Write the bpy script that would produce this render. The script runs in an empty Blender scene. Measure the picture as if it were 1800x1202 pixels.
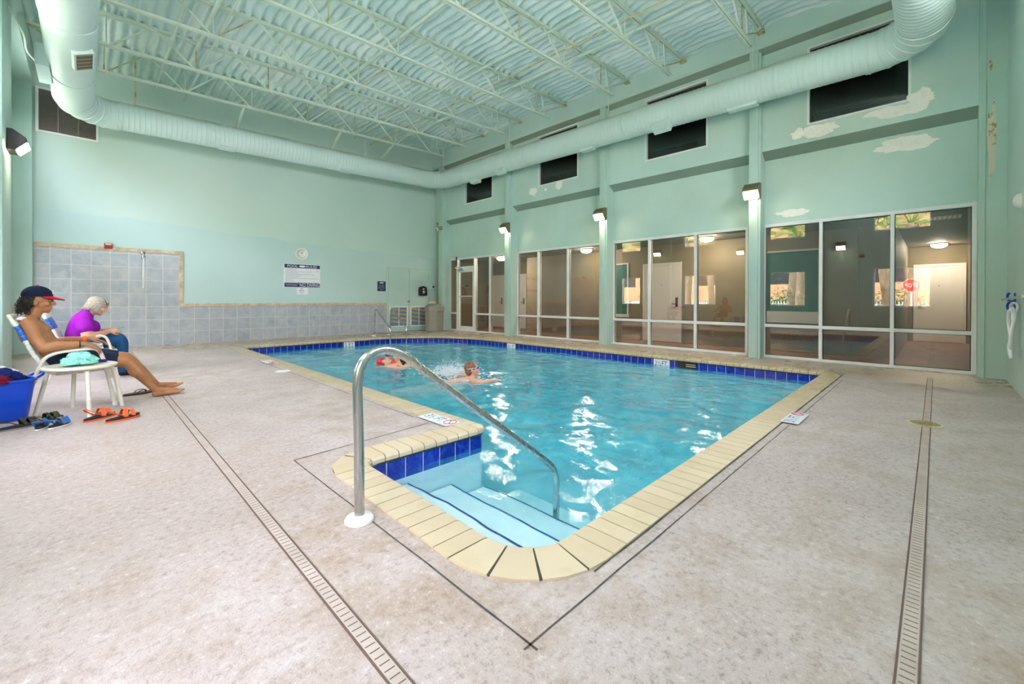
import bpy, bmesh, math, random
from math import sin, cos, pi, radians, sqrt, atan2, exp
from mathutils import Vector, Matrix, noise
SC = bpy.context.scene
COL = SC.collection
random.seed(7)
R = random.Random(11)

# ------------------------------------------------------------------ camera
FPX, CXP, CYP, HCAM = 746.8, 900.0, 529.7, 1.10
YAW, PITCH, ROLL = .7864, -.0040, .0025
def _cam_axes():
    cy, sy = cos(YAW), sin(YAW)
    F = Vector((sy, cy, 0)); Rt = Vector((cy, -sy, 0)); U = Vector((0, 0, 1))
    F2 = F*cos(PITCH)+U*sin(PITCH); U2 = U*cos(PITCH)-F*sin(PITCH)
    return Rt*cos(ROLL)+U2*sin(ROLL), U2*cos(ROLL)-Rt*sin(ROLL), F2
CR, CU, CF = _cam_axes()
cam_d = bpy.data.cameras.new('camera'); cam = bpy.data.objects.new('camera', cam_d); COL.objects.link(cam)
cam_d.sensor_fit = 'HORIZONTAL'; cam_d.sensor_width = 36; cam_d.lens = FPX/1800*36
cam_d.shift_x = 0; cam_d.shift_y = -(601-CYP)/1800
cam_d.clip_start = .05; cam_d.clip_end = 200
cam.matrix_world = Matrix(((CR.x, CU.x, -CF.x, 0), (CR.y, CU.y, -CF.y, 0), (CR.z, CU.z, -CF.z, HCAM), (0, 0, 0, 1)))
SC.camera = cam

def ray(x, y): return CR*((x-CXP)/FPX)-CU*((y-CYP)/FPX)+CF
def onz(x, y, z=0.0):
    d = ray(x, y); return Vector((0, 0, HCAM))+d*((z-HCAM)/d.z)
def onx(x, y, X):
    d = ray(x, y); return Vector((0, 0, HCAM))+d*(X/d.x)
def ony(x, y, Y):
    d = ray(x, y); return Vector((0, 0, HCAM))+d*(Y/d.y)

# ------------------------------------------------------------------ colour and materials
def lin(c):
    c = c/255.0
    return c/12.92 if c <= .04045 else ((c+.055)/1.055)**2.4
def rgb(r, g, b): return (lin(r), lin(g), lin(b), 1)

class NT:
    def __init__(s, name):
        s.m = bpy.data.materials.new(name); s.m.use_nodes = True
        s.t = s.m.node_tree; s.t.nodes.clear(); s.N = s.t.nodes
        s.out = s.N.new('ShaderNodeOutputMaterial')
        s._tc = None
    def node(s, typ, **kw):
        n = s.N.new('ShaderNode'+typ)
        for k, v in kw.items(): setattr(n, k, v)
        return n
    def link(s, a, b): s.t.links.new(a, b)
    def set(s, n, key, v):
        if hasattr(v, 'is_output'): s.link(v, n.inputs[key])
        else: n.inputs[key].default_value = v
    def pos(s):
        if s._tc is None: s._tc = s.node('NewGeometry')
        return s._tc.outputs['Position']
    def obj(s): return s.node('TexCoord').outputs['Object']
    def uv(s): return s.node('TexCoord').outputs['UV']
    def xyz(s, v):
        n = s.node('SeparateXYZ'); s.link(v, n.inputs[0]); return n.outputs
    def comb(s, x, y, z):
        n = s.node('CombineXYZ'); s.set(n, 0, x); s.set(n, 1, y); s.set(n, 2, z); return n.outputs[0]
    def math(s, op, a, b=None, c=None, clamp=False):
        n = s.node('Math', operation=op); n.use_clamp = clamp
        s.set(n, 0, a)
        if b is not None: s.set(n, 1, b)
        if c is not None: s.set(n, 2, c)
        return n.outputs[0]
    def vscale(s, v, sc):
        n = s.node('VectorMath', operation='MULTIPLY'); s.link(v, n.inputs[0]); n.inputs[1].default_value = sc; return n.outputs[0]
    def noise(s, v, scale, detail=3, rough=.55, dist=0):
        n = s.node('TexNoise'); s.link(v, n.inputs['Vector'])
        n.inputs['Scale'].default_value = scale; n.inputs['Detail'].default_value = detail
        n.inputs['Roughness'].default_value = rough; n.inputs['Distortion'].default_value = dist
        return n.outputs['Fac']
    def voro(s, v, scale, feature='F1'):
        n = s.node('TexVoronoi', feature=feature); s.link(v, n.inputs['Vector']); n.inputs['Scale'].default_value = scale
        return n.outputs['Distance']
    def ramp(s, fac, stops, interp='LINEAR'):
        n = s.node('ValToRGB'); s.link(fac, n.inputs[0]); r = n.color_ramp; r.interpolation = interp
        while len(r.elements) < len(stops): r.elements.new(.5)
        for e, (p, c) in zip(r.elements, stops):
            e.position = p; e.color = c if len(c) == 4 else (*c, 1)
        return n.outputs['Color']
    def maprange(s, v, a, b, c=0.0, d=1.0):
        n = s.node('MapRange'); s.set(n, 0, v)
        for i, q in enumerate((a, b, c, d)): n.inputs[i+1].default_value = q
        return n.outputs[0]
    def mix(s, fac, a, b, mode='MIX'):
        n = s.node('Mix', data_type='RGBA', blend_type=mode)
        s.set(n, 0, fac); s.set(n, 6, a); s.set(n, 7, b); return n.outputs[2]
    def bump(s, h, strength=.3, dist=.01, normal=None):
        n = s.node('Bump'); n.inputs['Strength'].default_value = strength; n.inputs['Distance'].default_value = dist
        s.link(h, n.inputs['Height'])
        if normal is not None: s.link(normal, n.inputs['Normal'])
        return n.outputs[0]
    def bsdf(s, color, rough=.5, metal=0.0, normal=None, spec=.5, **kw):
        n = s.node('BsdfPrincipled')
        s.set(n, 'Base Color', color); s.set(n, 'Roughness', rough); s.set(n, 'Metallic', metal)
        s.set(n, 'Specular IOR Level', spec)
        if normal is not None: s.link(normal, n.inputs['Normal'])
        for k, v in kw.items(): s.set(n, k, v)
        s.link(n.outputs[0], s.out.inputs[0]); return n
    def mixsh(s, fac, a, b):
        n = s.node('MixShader'); s.set(n, 0, fac); s.link(a, n.inputs[1]); s.link(b, n.inputs[2]); return n.outputs[0]

M = {}
def simple(name, color, rough=.5, metal=0.0, spec=.5, nscale=0, namt=.08, bscale=0, bamt=.2, bdist=.003, **kw):
    t = NT(name); c = color
    if nscale:
        f = t.noise(t.pos(), nscale, 4)
        dark = tuple(x*(1-namt*2.2) for x in color[:3])+(1,); lite = tuple(min(1, x*(1+namt*1.4)) for x in color[:3])+(1,)
        c = t.ramp(f, [(.3, dark), (.7, lite)])
    nrm = t.bump(t.noise(t.pos(), bscale, 3), bamt, bdist) if bscale else None
    t.bsdf(c, rough, metal, nrm, spec, **kw)
    M[name] = t.m; return t.m

# ------------------------------------------------------------------ mesh builder
class MB:
    def __init__(s): s.v = []; s.f = []; s.m = []; s.uv = {}
    def add(s, verts, faces, mi=0):
        b = len(s.v); s.v += [tuple(p) for p in verts]
        for f in faces: s.f.append(tuple(i+b for i in f)); s.m.append(mi)
        return b
    def quad(s, a, b, c, d, mi=0, uv=None):
        s.add([a, b, c, d], [(0, 1, 2, 3)], mi)
        if uv: s.uv[len(s.f)-1] = uv
    def poly(s, pts, mi=0): s.add(pts, [tuple(range(len(pts)))], mi)
    def box(s, x0, x1, y0, y1, z0, z1, mi=0):
        v = [(x0, y0, z0), (x1, y0, z0), (x1, y1, z0), (x0, y1, z0), (x0, y0, z1), (x1, y0, z1), (x1, y1, z1), (x0, y1, z1)]
        s.add(v, [(0, 3, 2, 1), (4, 5, 6, 7), (0, 1, 5, 4), (1, 2, 6, 5), (2, 3, 7, 6), (3, 0, 4, 7)], mi)
    def rbox(s, x0, x1, y0, y1, z0, z1, r=.01, mi=0, seg=2):
        bm = bmesh.new(); bmesh.ops.create_cube(bm, size=1)
        bmesh.ops.transform(bm, matrix=Matrix.Translation(((x0+x1)/2, (y0+y1)/2, (z0+z1)/2)) @ Matrix.Diagonal((x1-x0, y1-y0, z1-z0, 1)), verts=bm.verts)
        bmesh.ops.bevel(bm, geom=bm.edges[:], offset=r, segments=seg, affect='EDGES', profile=.5)
        s.bm(bm, mi)
    def bm(s, bm, mi=0, mat=None):
        bm.verts.index_update()
        s.add([(mat @ v.co if mat else v.co) for v in bm.verts], [[v.index for v in f.verts] for f in bm.faces], mi); bm.free()
    def obox(s, c, ax, ay, az, mi=0):
        c, ax, ay, az = Vector(c), Vector(ax), Vector(ay), Vector(az)
        v = [c+ax*i+ay*j+az*k for k in (-1, 1) for j in (-1, 1) for i in (-1, 1)]
        s.add(v, [(0, 2, 3, 1), (4, 5, 7, 6), (0, 1, 5, 4), (1, 3, 7, 5), (3, 2, 6, 7), (2, 0, 4, 6)], mi)
    def bar(s, a, b, w, h, up=(0, 0, 1), mi=0):
        a, b = Vector(a), Vector(b); d = b-a; L = d.length; d.normalize()
        up = Vector(up)
        if abs(d.dot(up)) > .98: up = Vector((1, 0, 0))
        sd = d.cross(up).normalized(); u = sd.cross(d)
        s.obox((a+b)/2, d*L/2, sd*w/2, u*h/2, mi)
    def tube(s, pts, r, seg=12, mi=0, caps=True, closed=False):
        pts = [Vector(p) for p in pts]; n = len(pts)
        rr = r if isinstance(r, (list, tuple)) else [r]*n
        tan = []
        for i in range(n):
            if closed: d = pts[(i+1) % n]-pts[i-1]
            else: d = pts[min(i+1, n-1)]-pts[max(i-1, 0)]
            tan.append(d.normalized())
        t0 = tan[0]; u = Vector((0, 0, 1)) if abs(t0.z) < .9 else Vector((1, 0, 0))
        u = (u-t0*u.dot(t0)).normalized()
        vs = []
        for i in range(n):
            t = tan[i]; u = (u-t*u.dot(t)).normalized(); w = t.cross(u)
            for k in range(seg):
                a = 2*pi*k/seg; vs.append(pts[i]+(u*cos(a)+w*sin(a))*rr[i])
        fs = []
        for i in range(n if closed else n-1):
            j = (i+1) % n
            for k in range(seg): fs.append((i*seg+k, i*seg+(k+1) % seg, j*seg+(k+1) % seg, j*seg+k))
        if caps and not closed:
            fs.append(tuple(reversed(range(seg)))); fs.append(tuple((n-1)*seg+k for k in range(seg)))
        s.add(vs, fs, mi)
    def lathe(s, prof, c=(0, 0, 0), axis='Z', seg=24, mi=0, mat=None):
        vs = []; n = len(prof)
        for r, h in prof:
            for k in range(seg):
                a = 2*pi*k/seg; p = (r*cos(a), r*sin(a), h)
                if axis == 'X': p = (h, r*cos(a), r*sin(a))
                if axis == 'Y': p = (r*sin(a), h, r*cos(a))
                p = Vector(p)
                if mat: p = mat @ p
                vs.append(p+Vector(c))
        fs = [(i*seg+k, i*seg+(k+1) % seg, (i+1)*seg+(k+1) % seg, (i+1)*seg+k) for i in range(n-1) for k in range(seg)]
        fs.append(tuple(reversed(range(seg)))); fs.append(tuple((n-1)*seg+k for k in range(seg)))
        s.add(vs, fs, mi)
    def ell(s, c, r, mi=0, u=14, v=10, mat=None):
        bm = bmesh.new(); bmesh.ops.create_uvsphere(bm, u_segments=u, v_segments=v, radius=1)
        T = Matrix.Translation(c) @ (mat.to_4x4() if mat else Matrix.Identity(4)) @ Matrix.Diagonal((r[0], r[1], r[2], 1))
        s.bm(bm, mi, T)
    def prism(s, pts, axis, h0, h1, mi=0):
        """pts 2D outline extruded along axis from h0 to h1"""
        def P(p, h):
            return {'X': (h, p[0], p[1]), 'Y': (p[0], h, p[1]), 'Z': (p[0], p[1], h)}[axis]
        n = len(pts); v = [P(p, h0) for p in pts]+[P(p, h1) for p in pts]
        f = [tuple(range(n)), tuple(reversed(range(n, 2*n)))]+[(i, i+n, (i+1) % n+n, (i+1) % n) for i in range(n)]
        s.add(v, f, mi)
    def capsule(s, a, b, ra, rb, seg=12):
        """closed tapered capsule"""
        a, b = Vector(a), Vector(b); d = b-a; L = d.length
        if L < 1e-5: return s.ell(a, (ra, ra, ra))
        d /= L; pts = []; rs = []
        for k in range(5): t = pi/2*(1-k/4.0); pts.append(a-d*ra*sin(t)); rs.append(max(ra*cos(t), ra*.02))
        for k in range(5): t = pi/2*k/4.0; pts.append(b+d*rb*sin(t)); rs.append(max(rb*cos(t), rb*.02))
        s.tube(pts, rs, seg)

def fix_normals(me):
    bm = bmesh.new(); bm.from_mesh(me); bmesh.ops.recalc_face_normals(bm, faces=bm.faces); bm.to_mesh(me); bm.free()

def link(o, parent=None):
    COL.objects.link(o)
    if parent is not None: o.parent = parent
    return o
def wloc(o):
    p = Vector(o.location)
    while o.parent is not None: o = o.parent; p += Vector(o.location)
    return p
def build(mb, name, mats, parent=None, smooth=False, normals=True, at=None):
    """one mesh object; coordinates in mb are world coordinates"""
    org = wloc(parent) if parent is not None else Vector((0, 0, 0))
    if at is not None and parent is None: org = Vector(at)
    me = bpy.data.meshes.new(name)
    me.from_pydata([tuple(Vector(p)-org) for p in mb.v], [], mb.f)
    if not isinstance(mats, (list, tuple)): mats = [mats]
    for m in mats: me.materials.append(M[m] if isinstance(m, str) else m)
    if len(mats) > 1: me.polygons.foreach_set('material_index', mb.m)
    if mb.uv:
        uvl = me.uv_layers.new(name='UVMap')
        for fi, uv in mb.uv.items():
            for li, q in zip(me.polygons[fi].loop_indices, uv): uvl.data[li].uv = q
    if normals: fix_normals(me)
    if smooth:
        me.polygons.foreach_set('use_smooth', [True]*len(me.polygons))
        if smooth != 'all':
            me.set_sharp_from_angle(angle=radians(smooth if isinstance(smooth, (int, float)) and smooth > 1 else 40))
    o = bpy.data.objects.new(name, me)
    link(o, parent)
    if at is not None and parent is None: o.location = org
    return o
def tag(o, label, cat, group=None, kind=None):
    o['label'] = label; o['category'] = cat
    if group: o['group'] = group
    if kind: o['kind'] = kind
    return o
def thing(name, loc, label, cat, group=None):
    o = bpy.data.objects.new(name, None); o.empty_display_size = .1
    COL.objects.link(o); o.location = loc
    return tag(o, label, cat, group)
def struct(o, label=None, cat=None):
    o['kind'] = 'structure'
    if label: o['label'] = label
    if cat: o['category'] = cat
    return o
def sroot(name, loc=(0, 0, 0)):
    o = bpy.data.objects.new(name, None); o.empty_display_size = .1
    COL.objects.link(o); o.location = loc; o['kind'] = 'structure'; return o
def mesh_from_mods(tmp):
    bpy.context.view_layer.update()
    dg = bpy.context.evaluated_depsgraph_get()
    me = bpy.data.meshes.new_from_object(tmp.evaluated_get(dg)); return me
def remeshed(mb, name, mat, parent=None, voxel=.008, smooth=4, at=None, fac=.5):
    """melt overlapping closed solids into one continuous skin"""
    org = wloc(parent) if parent is not None else Vector(at if at is not None else (0, 0, 0))
    me = bpy.data.meshes.new(name+'_t'); me.from_pydata([tuple(Vector(p)-org) for p in mb.v], [], mb.f); fix_normals(me)
    tmp = bpy.data.objects.new(name+'_t', me); COL.objects.link(tmp)
    r = tmp.modifiers.new('r', 'REMESH'); r.mode = 'VOXEL'; r.voxel_size = voxel; r.use_smooth_shade = True
    if smooth:
        q = tmp.modifiers.new('s', 'SMOOTH'); q.factor = fac; q.iterations = smooth
    res = mesh_from_mods(tmp); bpy.data.objects.remove(tmp)
    res.name = name; res.materials.clear(); res.materials.append(M[mat] if isinstance(mat, str) else mat)
    res.polygons.foreach_set('use_smooth', [True]*len(res.polygons))
    o = bpy.data.objects.new(name, res); link(o, parent)
    if at is not None and parent is None: o.location = org
    return o
def text(body, name, c, right, up, w, h, mat, parent=None, off=.002, thick=.0):
    """lettering fitted in a w x h rectangle centred at c"""
    cu = bpy.data.curves.new('t', 'FONT'); cu.body = body; cu.align_x = 'CENTER'; cu.extrude = thick
    cu.resolution_u = 2
    tmp = bpy.data.objects.new('t', cu); COL.objects.link(tmp)
    me = mesh_from_mods(tmp); bpy.data.objects.remove(tmp); bpy.data.curves.remove(cu)
    xs = [v.co.x for v in me.vertices]; ys = [v.co.y for v in me.vertices]
    if not xs: return None
    x0, x1, y0, y1 = min(xs), max(xs), min(ys), max(ys)
    rt, u = Vector(right).normalized(), Vector(up).normalized(); n = rt.cross(u)
    org = wloc(parent) if parent is not None else Vector((0, 0, 0)); c = Vector(c)
    for v in me.vertices:
        a = ((v.co.x-x0)/(x1-x0)-.5)*w; b = ((v.co.y-y0)/(y1-y0)-.5)*h
        v.co = c+rt*a+u*b+n*(off+v.co.z)-org
    me.materials.clear(); me.materials.append(M[mat]); me.name = name
    o = bpy.data.objects.new(name, me); return link(o, parent)
def catmull(pts, n=6, closed=False):
    pts = [Vector(p) for p in pts]; out = []; N = len(pts)
    for i in range(N if closed else N-1):
        p0 = pts[(i-1) % N] if closed or i > 0 else pts[0]*2-pts[1]
        p1 = pts[i]; p2 = pts[(i+1) % N]
        p3 = pts[(i+2) % N] if closed or i+2 < N else pts[-1]*2-pts[-2]
        for k in range(n):
            t = k/n
            out.append(.5*((2*p1)+(p2-p0)*t+(2*p0-5*p1+4*p2-p3)*t*t+(3*p1-p0-3*p2+p3)*t**3))
    if not closed: out.append(pts[-1])
    return out
def rounded(pts, rad, n=5):
    """polyline with filleted corners"""
    pts = [Vector(p) for p in pts]; out = [pts[0]]
    for i in range(1, len(pts)-1):
        a, b, c = pts[i-1], pts[i], pts[i+1]
        r = min(rad, (a-b).length*.48, (c-b).length*.48)
        p, q = b+(a-b).normalized()*r, b+(c-b).normalized()*r
        for k in range(n+1):
            t = k/n; out.append(p*(1-t)**2+b*2*t*(1-t)+q*t*t)
    out.append(pts[-1]); return out
# ------------------------------------------------------------------ materials
def mint(name, base, rough=.45):
    t = NT(name); p = t.pos(); z = t.xyz(p)[2]
    b = rgb(*base)
    big = t.noise(p, .55, 4, .6)
    c = t.ramp(big, [(.35, tuple(x*.93 for x in b[:3])), (.65, tuple(min(1, x*1.05) for x in b[:3]))])
    drip = t.noise(t.vscale(p, (5, 5, .35)), 1.0, 4, .6)
    c = t.mix(t.maprange(drip, .56, .8, 0, .22), c, rgb(base[0]-22, base[1]-18, base[2]-24))
    n = t.bump(t.noise(p, 60, 3), .12, .004)
    t.bsdf(c, rough, 0, n, .35); M[name] = t.m
mint('mint_wall', (194, 218, 211))
mint('mint_trim', (186, 213, 204))
mint('mint_shaded', (140, 158, 146))  # wall mint darkened: shade painted onto the downward-facing faces
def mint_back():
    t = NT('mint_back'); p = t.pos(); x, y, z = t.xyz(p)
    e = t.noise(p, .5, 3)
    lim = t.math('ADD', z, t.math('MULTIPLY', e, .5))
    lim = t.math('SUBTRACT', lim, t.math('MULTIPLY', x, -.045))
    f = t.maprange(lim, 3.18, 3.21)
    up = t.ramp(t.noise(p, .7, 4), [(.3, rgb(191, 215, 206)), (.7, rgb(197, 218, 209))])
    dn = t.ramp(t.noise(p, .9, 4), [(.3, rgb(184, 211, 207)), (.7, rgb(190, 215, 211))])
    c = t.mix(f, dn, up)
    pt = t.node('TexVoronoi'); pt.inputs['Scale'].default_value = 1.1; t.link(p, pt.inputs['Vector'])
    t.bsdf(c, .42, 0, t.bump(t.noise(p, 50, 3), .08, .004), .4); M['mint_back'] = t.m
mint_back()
def deck():
    t = NT('deck_concrete'); p = t.pos(); x, y, z = t.xyz(p)
    n1 = t.noise(p, .75, 6, .6); n2 = t.noise(p, 3.5, 6, .65); n3 = t.noise(p, 90, 3, .7)
    c = t.ramp(n1, [(.3, rgb(180, 163, 158)), (.5, rgb(198, 182, 178)), (.7, rgb(209, 195, 192))])
    stain = t.maprange(t.math('MULTIPLY', t.math('ADD', n2, n1), .5), .48, .62, 0, .85)
    c = t.mix(stain, c, rgb(172, 150, 134))
    # worn strip beside the stair coping
    d = t.math('ADD', t.math('ABSOLUTE', t.math('SUBTRACT', x, .85)), t.math('MULTIPLY', t.math('ABSOLUTE', t.math('SUBTRACT', y, 1.9)), .35))
    wear = t.math('MULTIPLY', t.maprange(d, .75, .15, 0, 1), t.maprange(n2, .38, .66, .15, 1))
    c = t.mix(t.math('MULTIPLY', wear, .55), c, rgb(168, 142, 116))
    dd = t.math('ADD', t.math('POWER', t.math('MULTIPLY', t.math('SUBTRACT', x, .0), .75), 2), t.math('POWER', t.math('MULTIPLY', t.math('SUBTRACT', y, 3.7), .48), 2))
    dirt = t.math('MULTIPLY', t.maprange(t.math('ADD', dd, t.math('MULTIPLY', n2, 1.2)), 1.5, .5), .5)
    c = t.mix(dirt, c, rgb(158, 140, 124))
    n4 = t.noise(p, 14, 5, .75)
    c = t.mix(t.maprange(n4, .55, .72, 0, .4), c, rgb(164, 146, 132))
    # damp algae-brown deck beyond the pool and by the windows
    far = t.math('MAXIMUM', t.maprange(x, 7.6, 8.3), t.maprange(y, 11.0, 11.6))
    far = t.math('MULTIPLY', far, t.maprange(n2, .3, .62, .62, .82))
    c = t.mix(far, c, rgb(178, 158, 128))
    spk = t.math('MULTIPLY', t.maprange(n3, .60, .72, 0, 1), t.maprange(n2, .42, .6, .1, .55))
    c = t.mix(spk, c, rgb(142, 124, 112))
    pit = t.noise(p, 30, 6, .85); c = t.mix(t.math('MULTIPLY', t.maprange(pit, .52, .60, 0, .85), t.maprange(n1, .34, .6, 1, .5)), c, rgb(142, 122, 110)); c = t.mix(t.maprange(pit, .44, .36, 0, .6), c, rgb(230, 219, 214))
    dash = t.noise(t.vscale(p, (26, 60, 20)), 1, 4, .7)
    c = t.mix(t.maprange(dash, .6, .75, 0, .35), c, rgb(172, 156, 146))
    blots = t.math('MULTIPLY', t.maprange(t.noise(p, 2.3, 3), .62, .7), t.maprange(n4, .45, .6, 0, .3))
    c = t.mix(blots, c, rgb(165, 150, 128))
    h = t.math('ADD', t.math('MULTIPLY', t.noise(p, 45, 4, .7), .7), t.math('MULTIPLY', n3, .5))
    rough = t.mix(far, (.55, .55, .55, 1), (.24, .24, .24, 1))
    rr = t.node('SeparateColor'); t.link(rough, rr.inputs[0])
    rg = t.math('SUBTRACT', rr.outputs[0], t.maprange(n1, .45, .7, 0, .16))
    t.bsdf(c, rg, 0, t.bump(h, .5, .007), .45); M['deck_concrete'] = t.m
deck()
def foam():
    t = NT('spray_foam'); p = t.pos()
    n = t.noise(p, 6, 5, .65)
    c = t.ramp(t.noise(p, .8, 5, .6), [(.3, rgb(204, 228, 225)), (.5, rgb(222, 238, 235)), (.7, rgb(240, 247, 245))])
    c = t.mix(t.maprange(t.noise(p, 2.2, 4), .62, .8, 0, .5), c, rgb(214, 222, 204))
    h = t.math('ADD', t.math('MULTIPLY', n, 1.2), t.math('MULTIPLY', t.noise(p, 26, 4, .7), .55))
    t.bsdf(c, .5, 0, t.bump(h, .45, .022), .35); M['spray_foam'] = t.m
foam()
def rustpaint(name, base, rustamt=.62):
    t = NT(name); p = t.pos()
    f = t.maprange(t.noise(p, 7, 6, .7), rustamt, rustamt+.09, 0, .85)
    c = t.mix(t.noise(p, 1.5, 3), rgb(*base), rgb(base[0]+14, base[1]+8, base[2]+2))
    c = t.mix(f, c, rgb(160, 118, 52))
    t.bsdf(c, .45, 0, t.bump(t.noise(p, 40, 3), .2, .003), .4); M[name] = t.m
rustpaint('joist_paint', (204, 220, 208), .64)
rustpaint('rusty_rod', (196, 190, 142), .52)
simple('white_pipe', rgb(214, 226, 214), .45, nscale=3, namt=.06)
def ductm():
    t = NT('duct_paint'); p = t.pos()
    dust = t.maprange(t.xyz(t.node('NewGeometry').outputs['Normal'])[2], .45, .95)
    c = t.mix(t.noise(p, 1.2, 4), rgb(202, 223, 219), rgb(210, 229, 225))
    c = t.mix(t.math('MULTIPLY', dust, t.maprange(t.noise(p, 2.5, 4), .35, .6, .2, .9)), c, rgb(176, 172, 138))
    t.bsdf(c, .38, 0, t.bump(t.noise(p, 18, 2), .05, .004), .45); M['duct_paint'] = t.m
ductm()
simple('alu_white', rgb(232, 236, 236), .35, nscale=4, namt=.03)
simple('white_paint', rgb(236, 236, 234), .4)
simple('gasket', rgb(40, 40, 40), .6)
simple('tile_grey', rgb(176, 182, 186), .35, nscale=5, namt=.08)
simple('tan_trim', rgb(206, 184, 152), .45, nscale=9, namt=.14)
def walltile():
    t = NT('grey_wall_tile'); u, v, w = t.xyz(t.uv())
    S = .3048
    def line(a):
        fr = t.math('FRACT', t.math('DIVIDE', a, S)); fr = t.math('MINIMUM', fr, t.math('SUBTRACT', 1, fr))
        return t.maprange(fr, .008, .018, 1, 0)
    g = t.math('MAXIMUM', line(u), line(v))
    cell = t.comb(t.math('FLOOR', t.math('DIVIDE', u, S)), t.math('FLOOR', t.math('DIVIDE', v, S)), 0)
    wn = t.node('TexWhiteNoise'); t.link(cell, wn.inputs['Vector'])
    p = t.pos(); off = t.node('VectorMath', operation='MULTIPLY_ADD'); t.link(wn.outputs['Color'], off.inputs[0]); off.inputs[1].default_value = (7, 7, 7); t.link(p, off.inputs[2])
    n = t.noise(off.outputs[0], 5, 5, .65)
    c = t.ramp(n, [(.28, rgb(150, 160, 172)), (.5, rgb(170, 178, 186)), (.72, rgb(190, 192, 192))])
    c = t.mix(t.math('MULTIPLY', wn.outputs['Value'], .22), c, rgb(192, 190, 186))
    c = t.mix(g, c, rgb(222, 220, 212))
    h = t.math('SUBTRACT', 1, g)
    t.bsdf(c, .3, 0, t.bump(h, .3, .003), .45); M['grey_wall_tile'] = t.m
walltile()
def bluetile():
    t = NT('blue_pool_tile'); u, v, w = t.xyz(t.uv())
    S = .152
    fr = t.math('FRACT', t.math('DIVIDE', u, S)); fr = t.math('MINIMUM', fr, t.math('SUBTRACT', 1, fr))
    g1 = t.maprange(fr, .012, .03, 1, 0)
    cell = t.comb(t.math('FLOOR', t.math('DIVIDE', u, S)), 0, 0)
    wn = t.node('TexWhiteNoise'); t.link(cell, wn.inputs['Vector'])
    n = t.noise(t.pos(), 9, 5, .7, 1.5)
    c = t.ramp(n, [(.3, rgb(4, 18, 108)), (.52, rgb(16, 44, 165)), (.72, rgb(42, 84, 205))])
    c = t.mix(t.math('MULTIPLY', wn.outputs['Value'], .3), c, rgb(10, 24, 120))
    c = t.mix(g1, c, rgb(196, 196, 200))
    t.bsdf(c, .16, 0, t.bump(t.math('SUBTRACT', n, g1), .15, .004), .5); M['blue_pool_tile'] = t.m
bluetile()
def copingm():
    t = NT('coping_brick'); p = t.pos(); x, y, z = t.xyz(p)
    wn = t.node('TexWhiteNoise', noise_dimensions='1D'); t.link(t.node('NewGeometry').outputs['Random Per Island'], wn.inputs['W'])
    c = t.mix(wn.outputs['Value'], rgb(209, 188, 157), rgb(220, 201, 172))
    c = t.mix(t.maprange(t.noise(p, 5, 5, .65), .5, .75, 0, .5), c, rgb(196, 172, 126))
    damp = t.math('MAXIMUM', t.maprange(x, 4.2, 6.4), t.maprange(y, 3.2, 6))
    c = t.mix(t.math('MULTIPLY', damp, t.maprange(t.noise(t.vscale(p, (3, 12, 3)), 1.5, 4), .35, .65, .2, .8)), c, rgb(178, 160, 112))
    rg = t.maprange(damp, 0, 1, .42, .26)
    t.bsdf(c, rg, 0, t.bump(t.noise(p, 70, 3), .15, .003), .45); M['coping_brick'] = t.m
copingm()
simple('grout_dark', rgb(84, 76, 64), .8, nscale=30, namt=.2)
simple('joint_dark', rgb(88, 82, 80), .85, nscale=18, namt=.3)
simple('drain_grate', rgb(196, 178, 168), .5, nscale=6, namt=.08)
simple('drain_slot', rgb(112, 88, 78), .8)
simple('pool_plaster', rgb(214, 234, 240), .6, nscale=1.2, namt=.05)
simple('pool_plaster_step', rgb(246, 248, 247), .6, nscale=2.5, namt=.04)
simple('step_line', rgb(16, 40, 130), .3)
simple('steel', rgb(196, 196, 198), .2, 1.0, bscale=0)
def brushed():
    t = NT('rail_steel'); p = t.pos()
    n = t.noise(t.vscale(p, (60, 60, 6)), 1, 3)
    t.bsdf(rgb(190, 190, 190), t.maprange(n, .3, .7, .16, .32), 1.0); M['rail_steel'] = t.m
brushed()
simple('white_plastic', rgb(236, 234, 228), .35)
simple('off_white_metal', rgb(232, 226, 208), .35, nscale=6, namt=.03)
simple('strap_white', rgb(226, 224, 212), .4)
simple('strap_blue', rgb(30, 104, 200), .35)
simple('black_plastic', rgb(18, 18, 20), .3)
simple('grey_bin', rgb(150, 150, 138), .55, nscale=5, namt=.05)
simple('paper', rgb(222, 196, 168), .7)
simple('navy_sign', rgb(16, 38, 84), .35)
simple('white_sign', rgb(232, 234, 238), .35)
simple('black_ink', rgb(22, 22, 26), .5)
simple('grey_ink', rgb(74, 80, 96), .5)
simple('red_ink', rgb(196, 24, 54), .5)
simple('red_alarm', rgb(168, 38, 30), .35)
simple('strobe_clear', rgb(240, 220, 210), .15)
simple('louver_blue', rgb(104, 142, 182), .4)
simple('louver_tan', rgb(196, 166, 112), .4)
simple('vent_dark', rgb(92, 84, 82), .6)
simple('vent_slat', rgb(160, 146, 140), .5)
simple('bronze', rgb(128, 116, 88), .4, .6)
simple('dark_bronze', rgb(62, 58, 60), .4, .4)
simple('peeled', rgb(250, 247, 243), .8, nscale=14, namt=.03)
rustpaint('peeled_rust', (214, 206, 188), .52)
simple('hall_wall', rgb(140, 126, 98), .6, nscale=2, namt=.05)
simple('hall_pier', rgb(180, 164, 136), .6, nscale=2, namt=.05)
simple('hall_ceiling', rgb(128, 120, 106), .7)
simple('hall_floor', rgb(136, 98, 76), .6, nscale=3, namt=.12, bscale=80, bamt=.3)
simple('door_white', rgb(240, 238, 234), .4)
simple('teal_blind', rgb(40, 104, 96), .5, nscale=3, namt=.1)
simple('upper_dark', rgb(64, 54, 46), .8, nscale=3, namt=.3)
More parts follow.
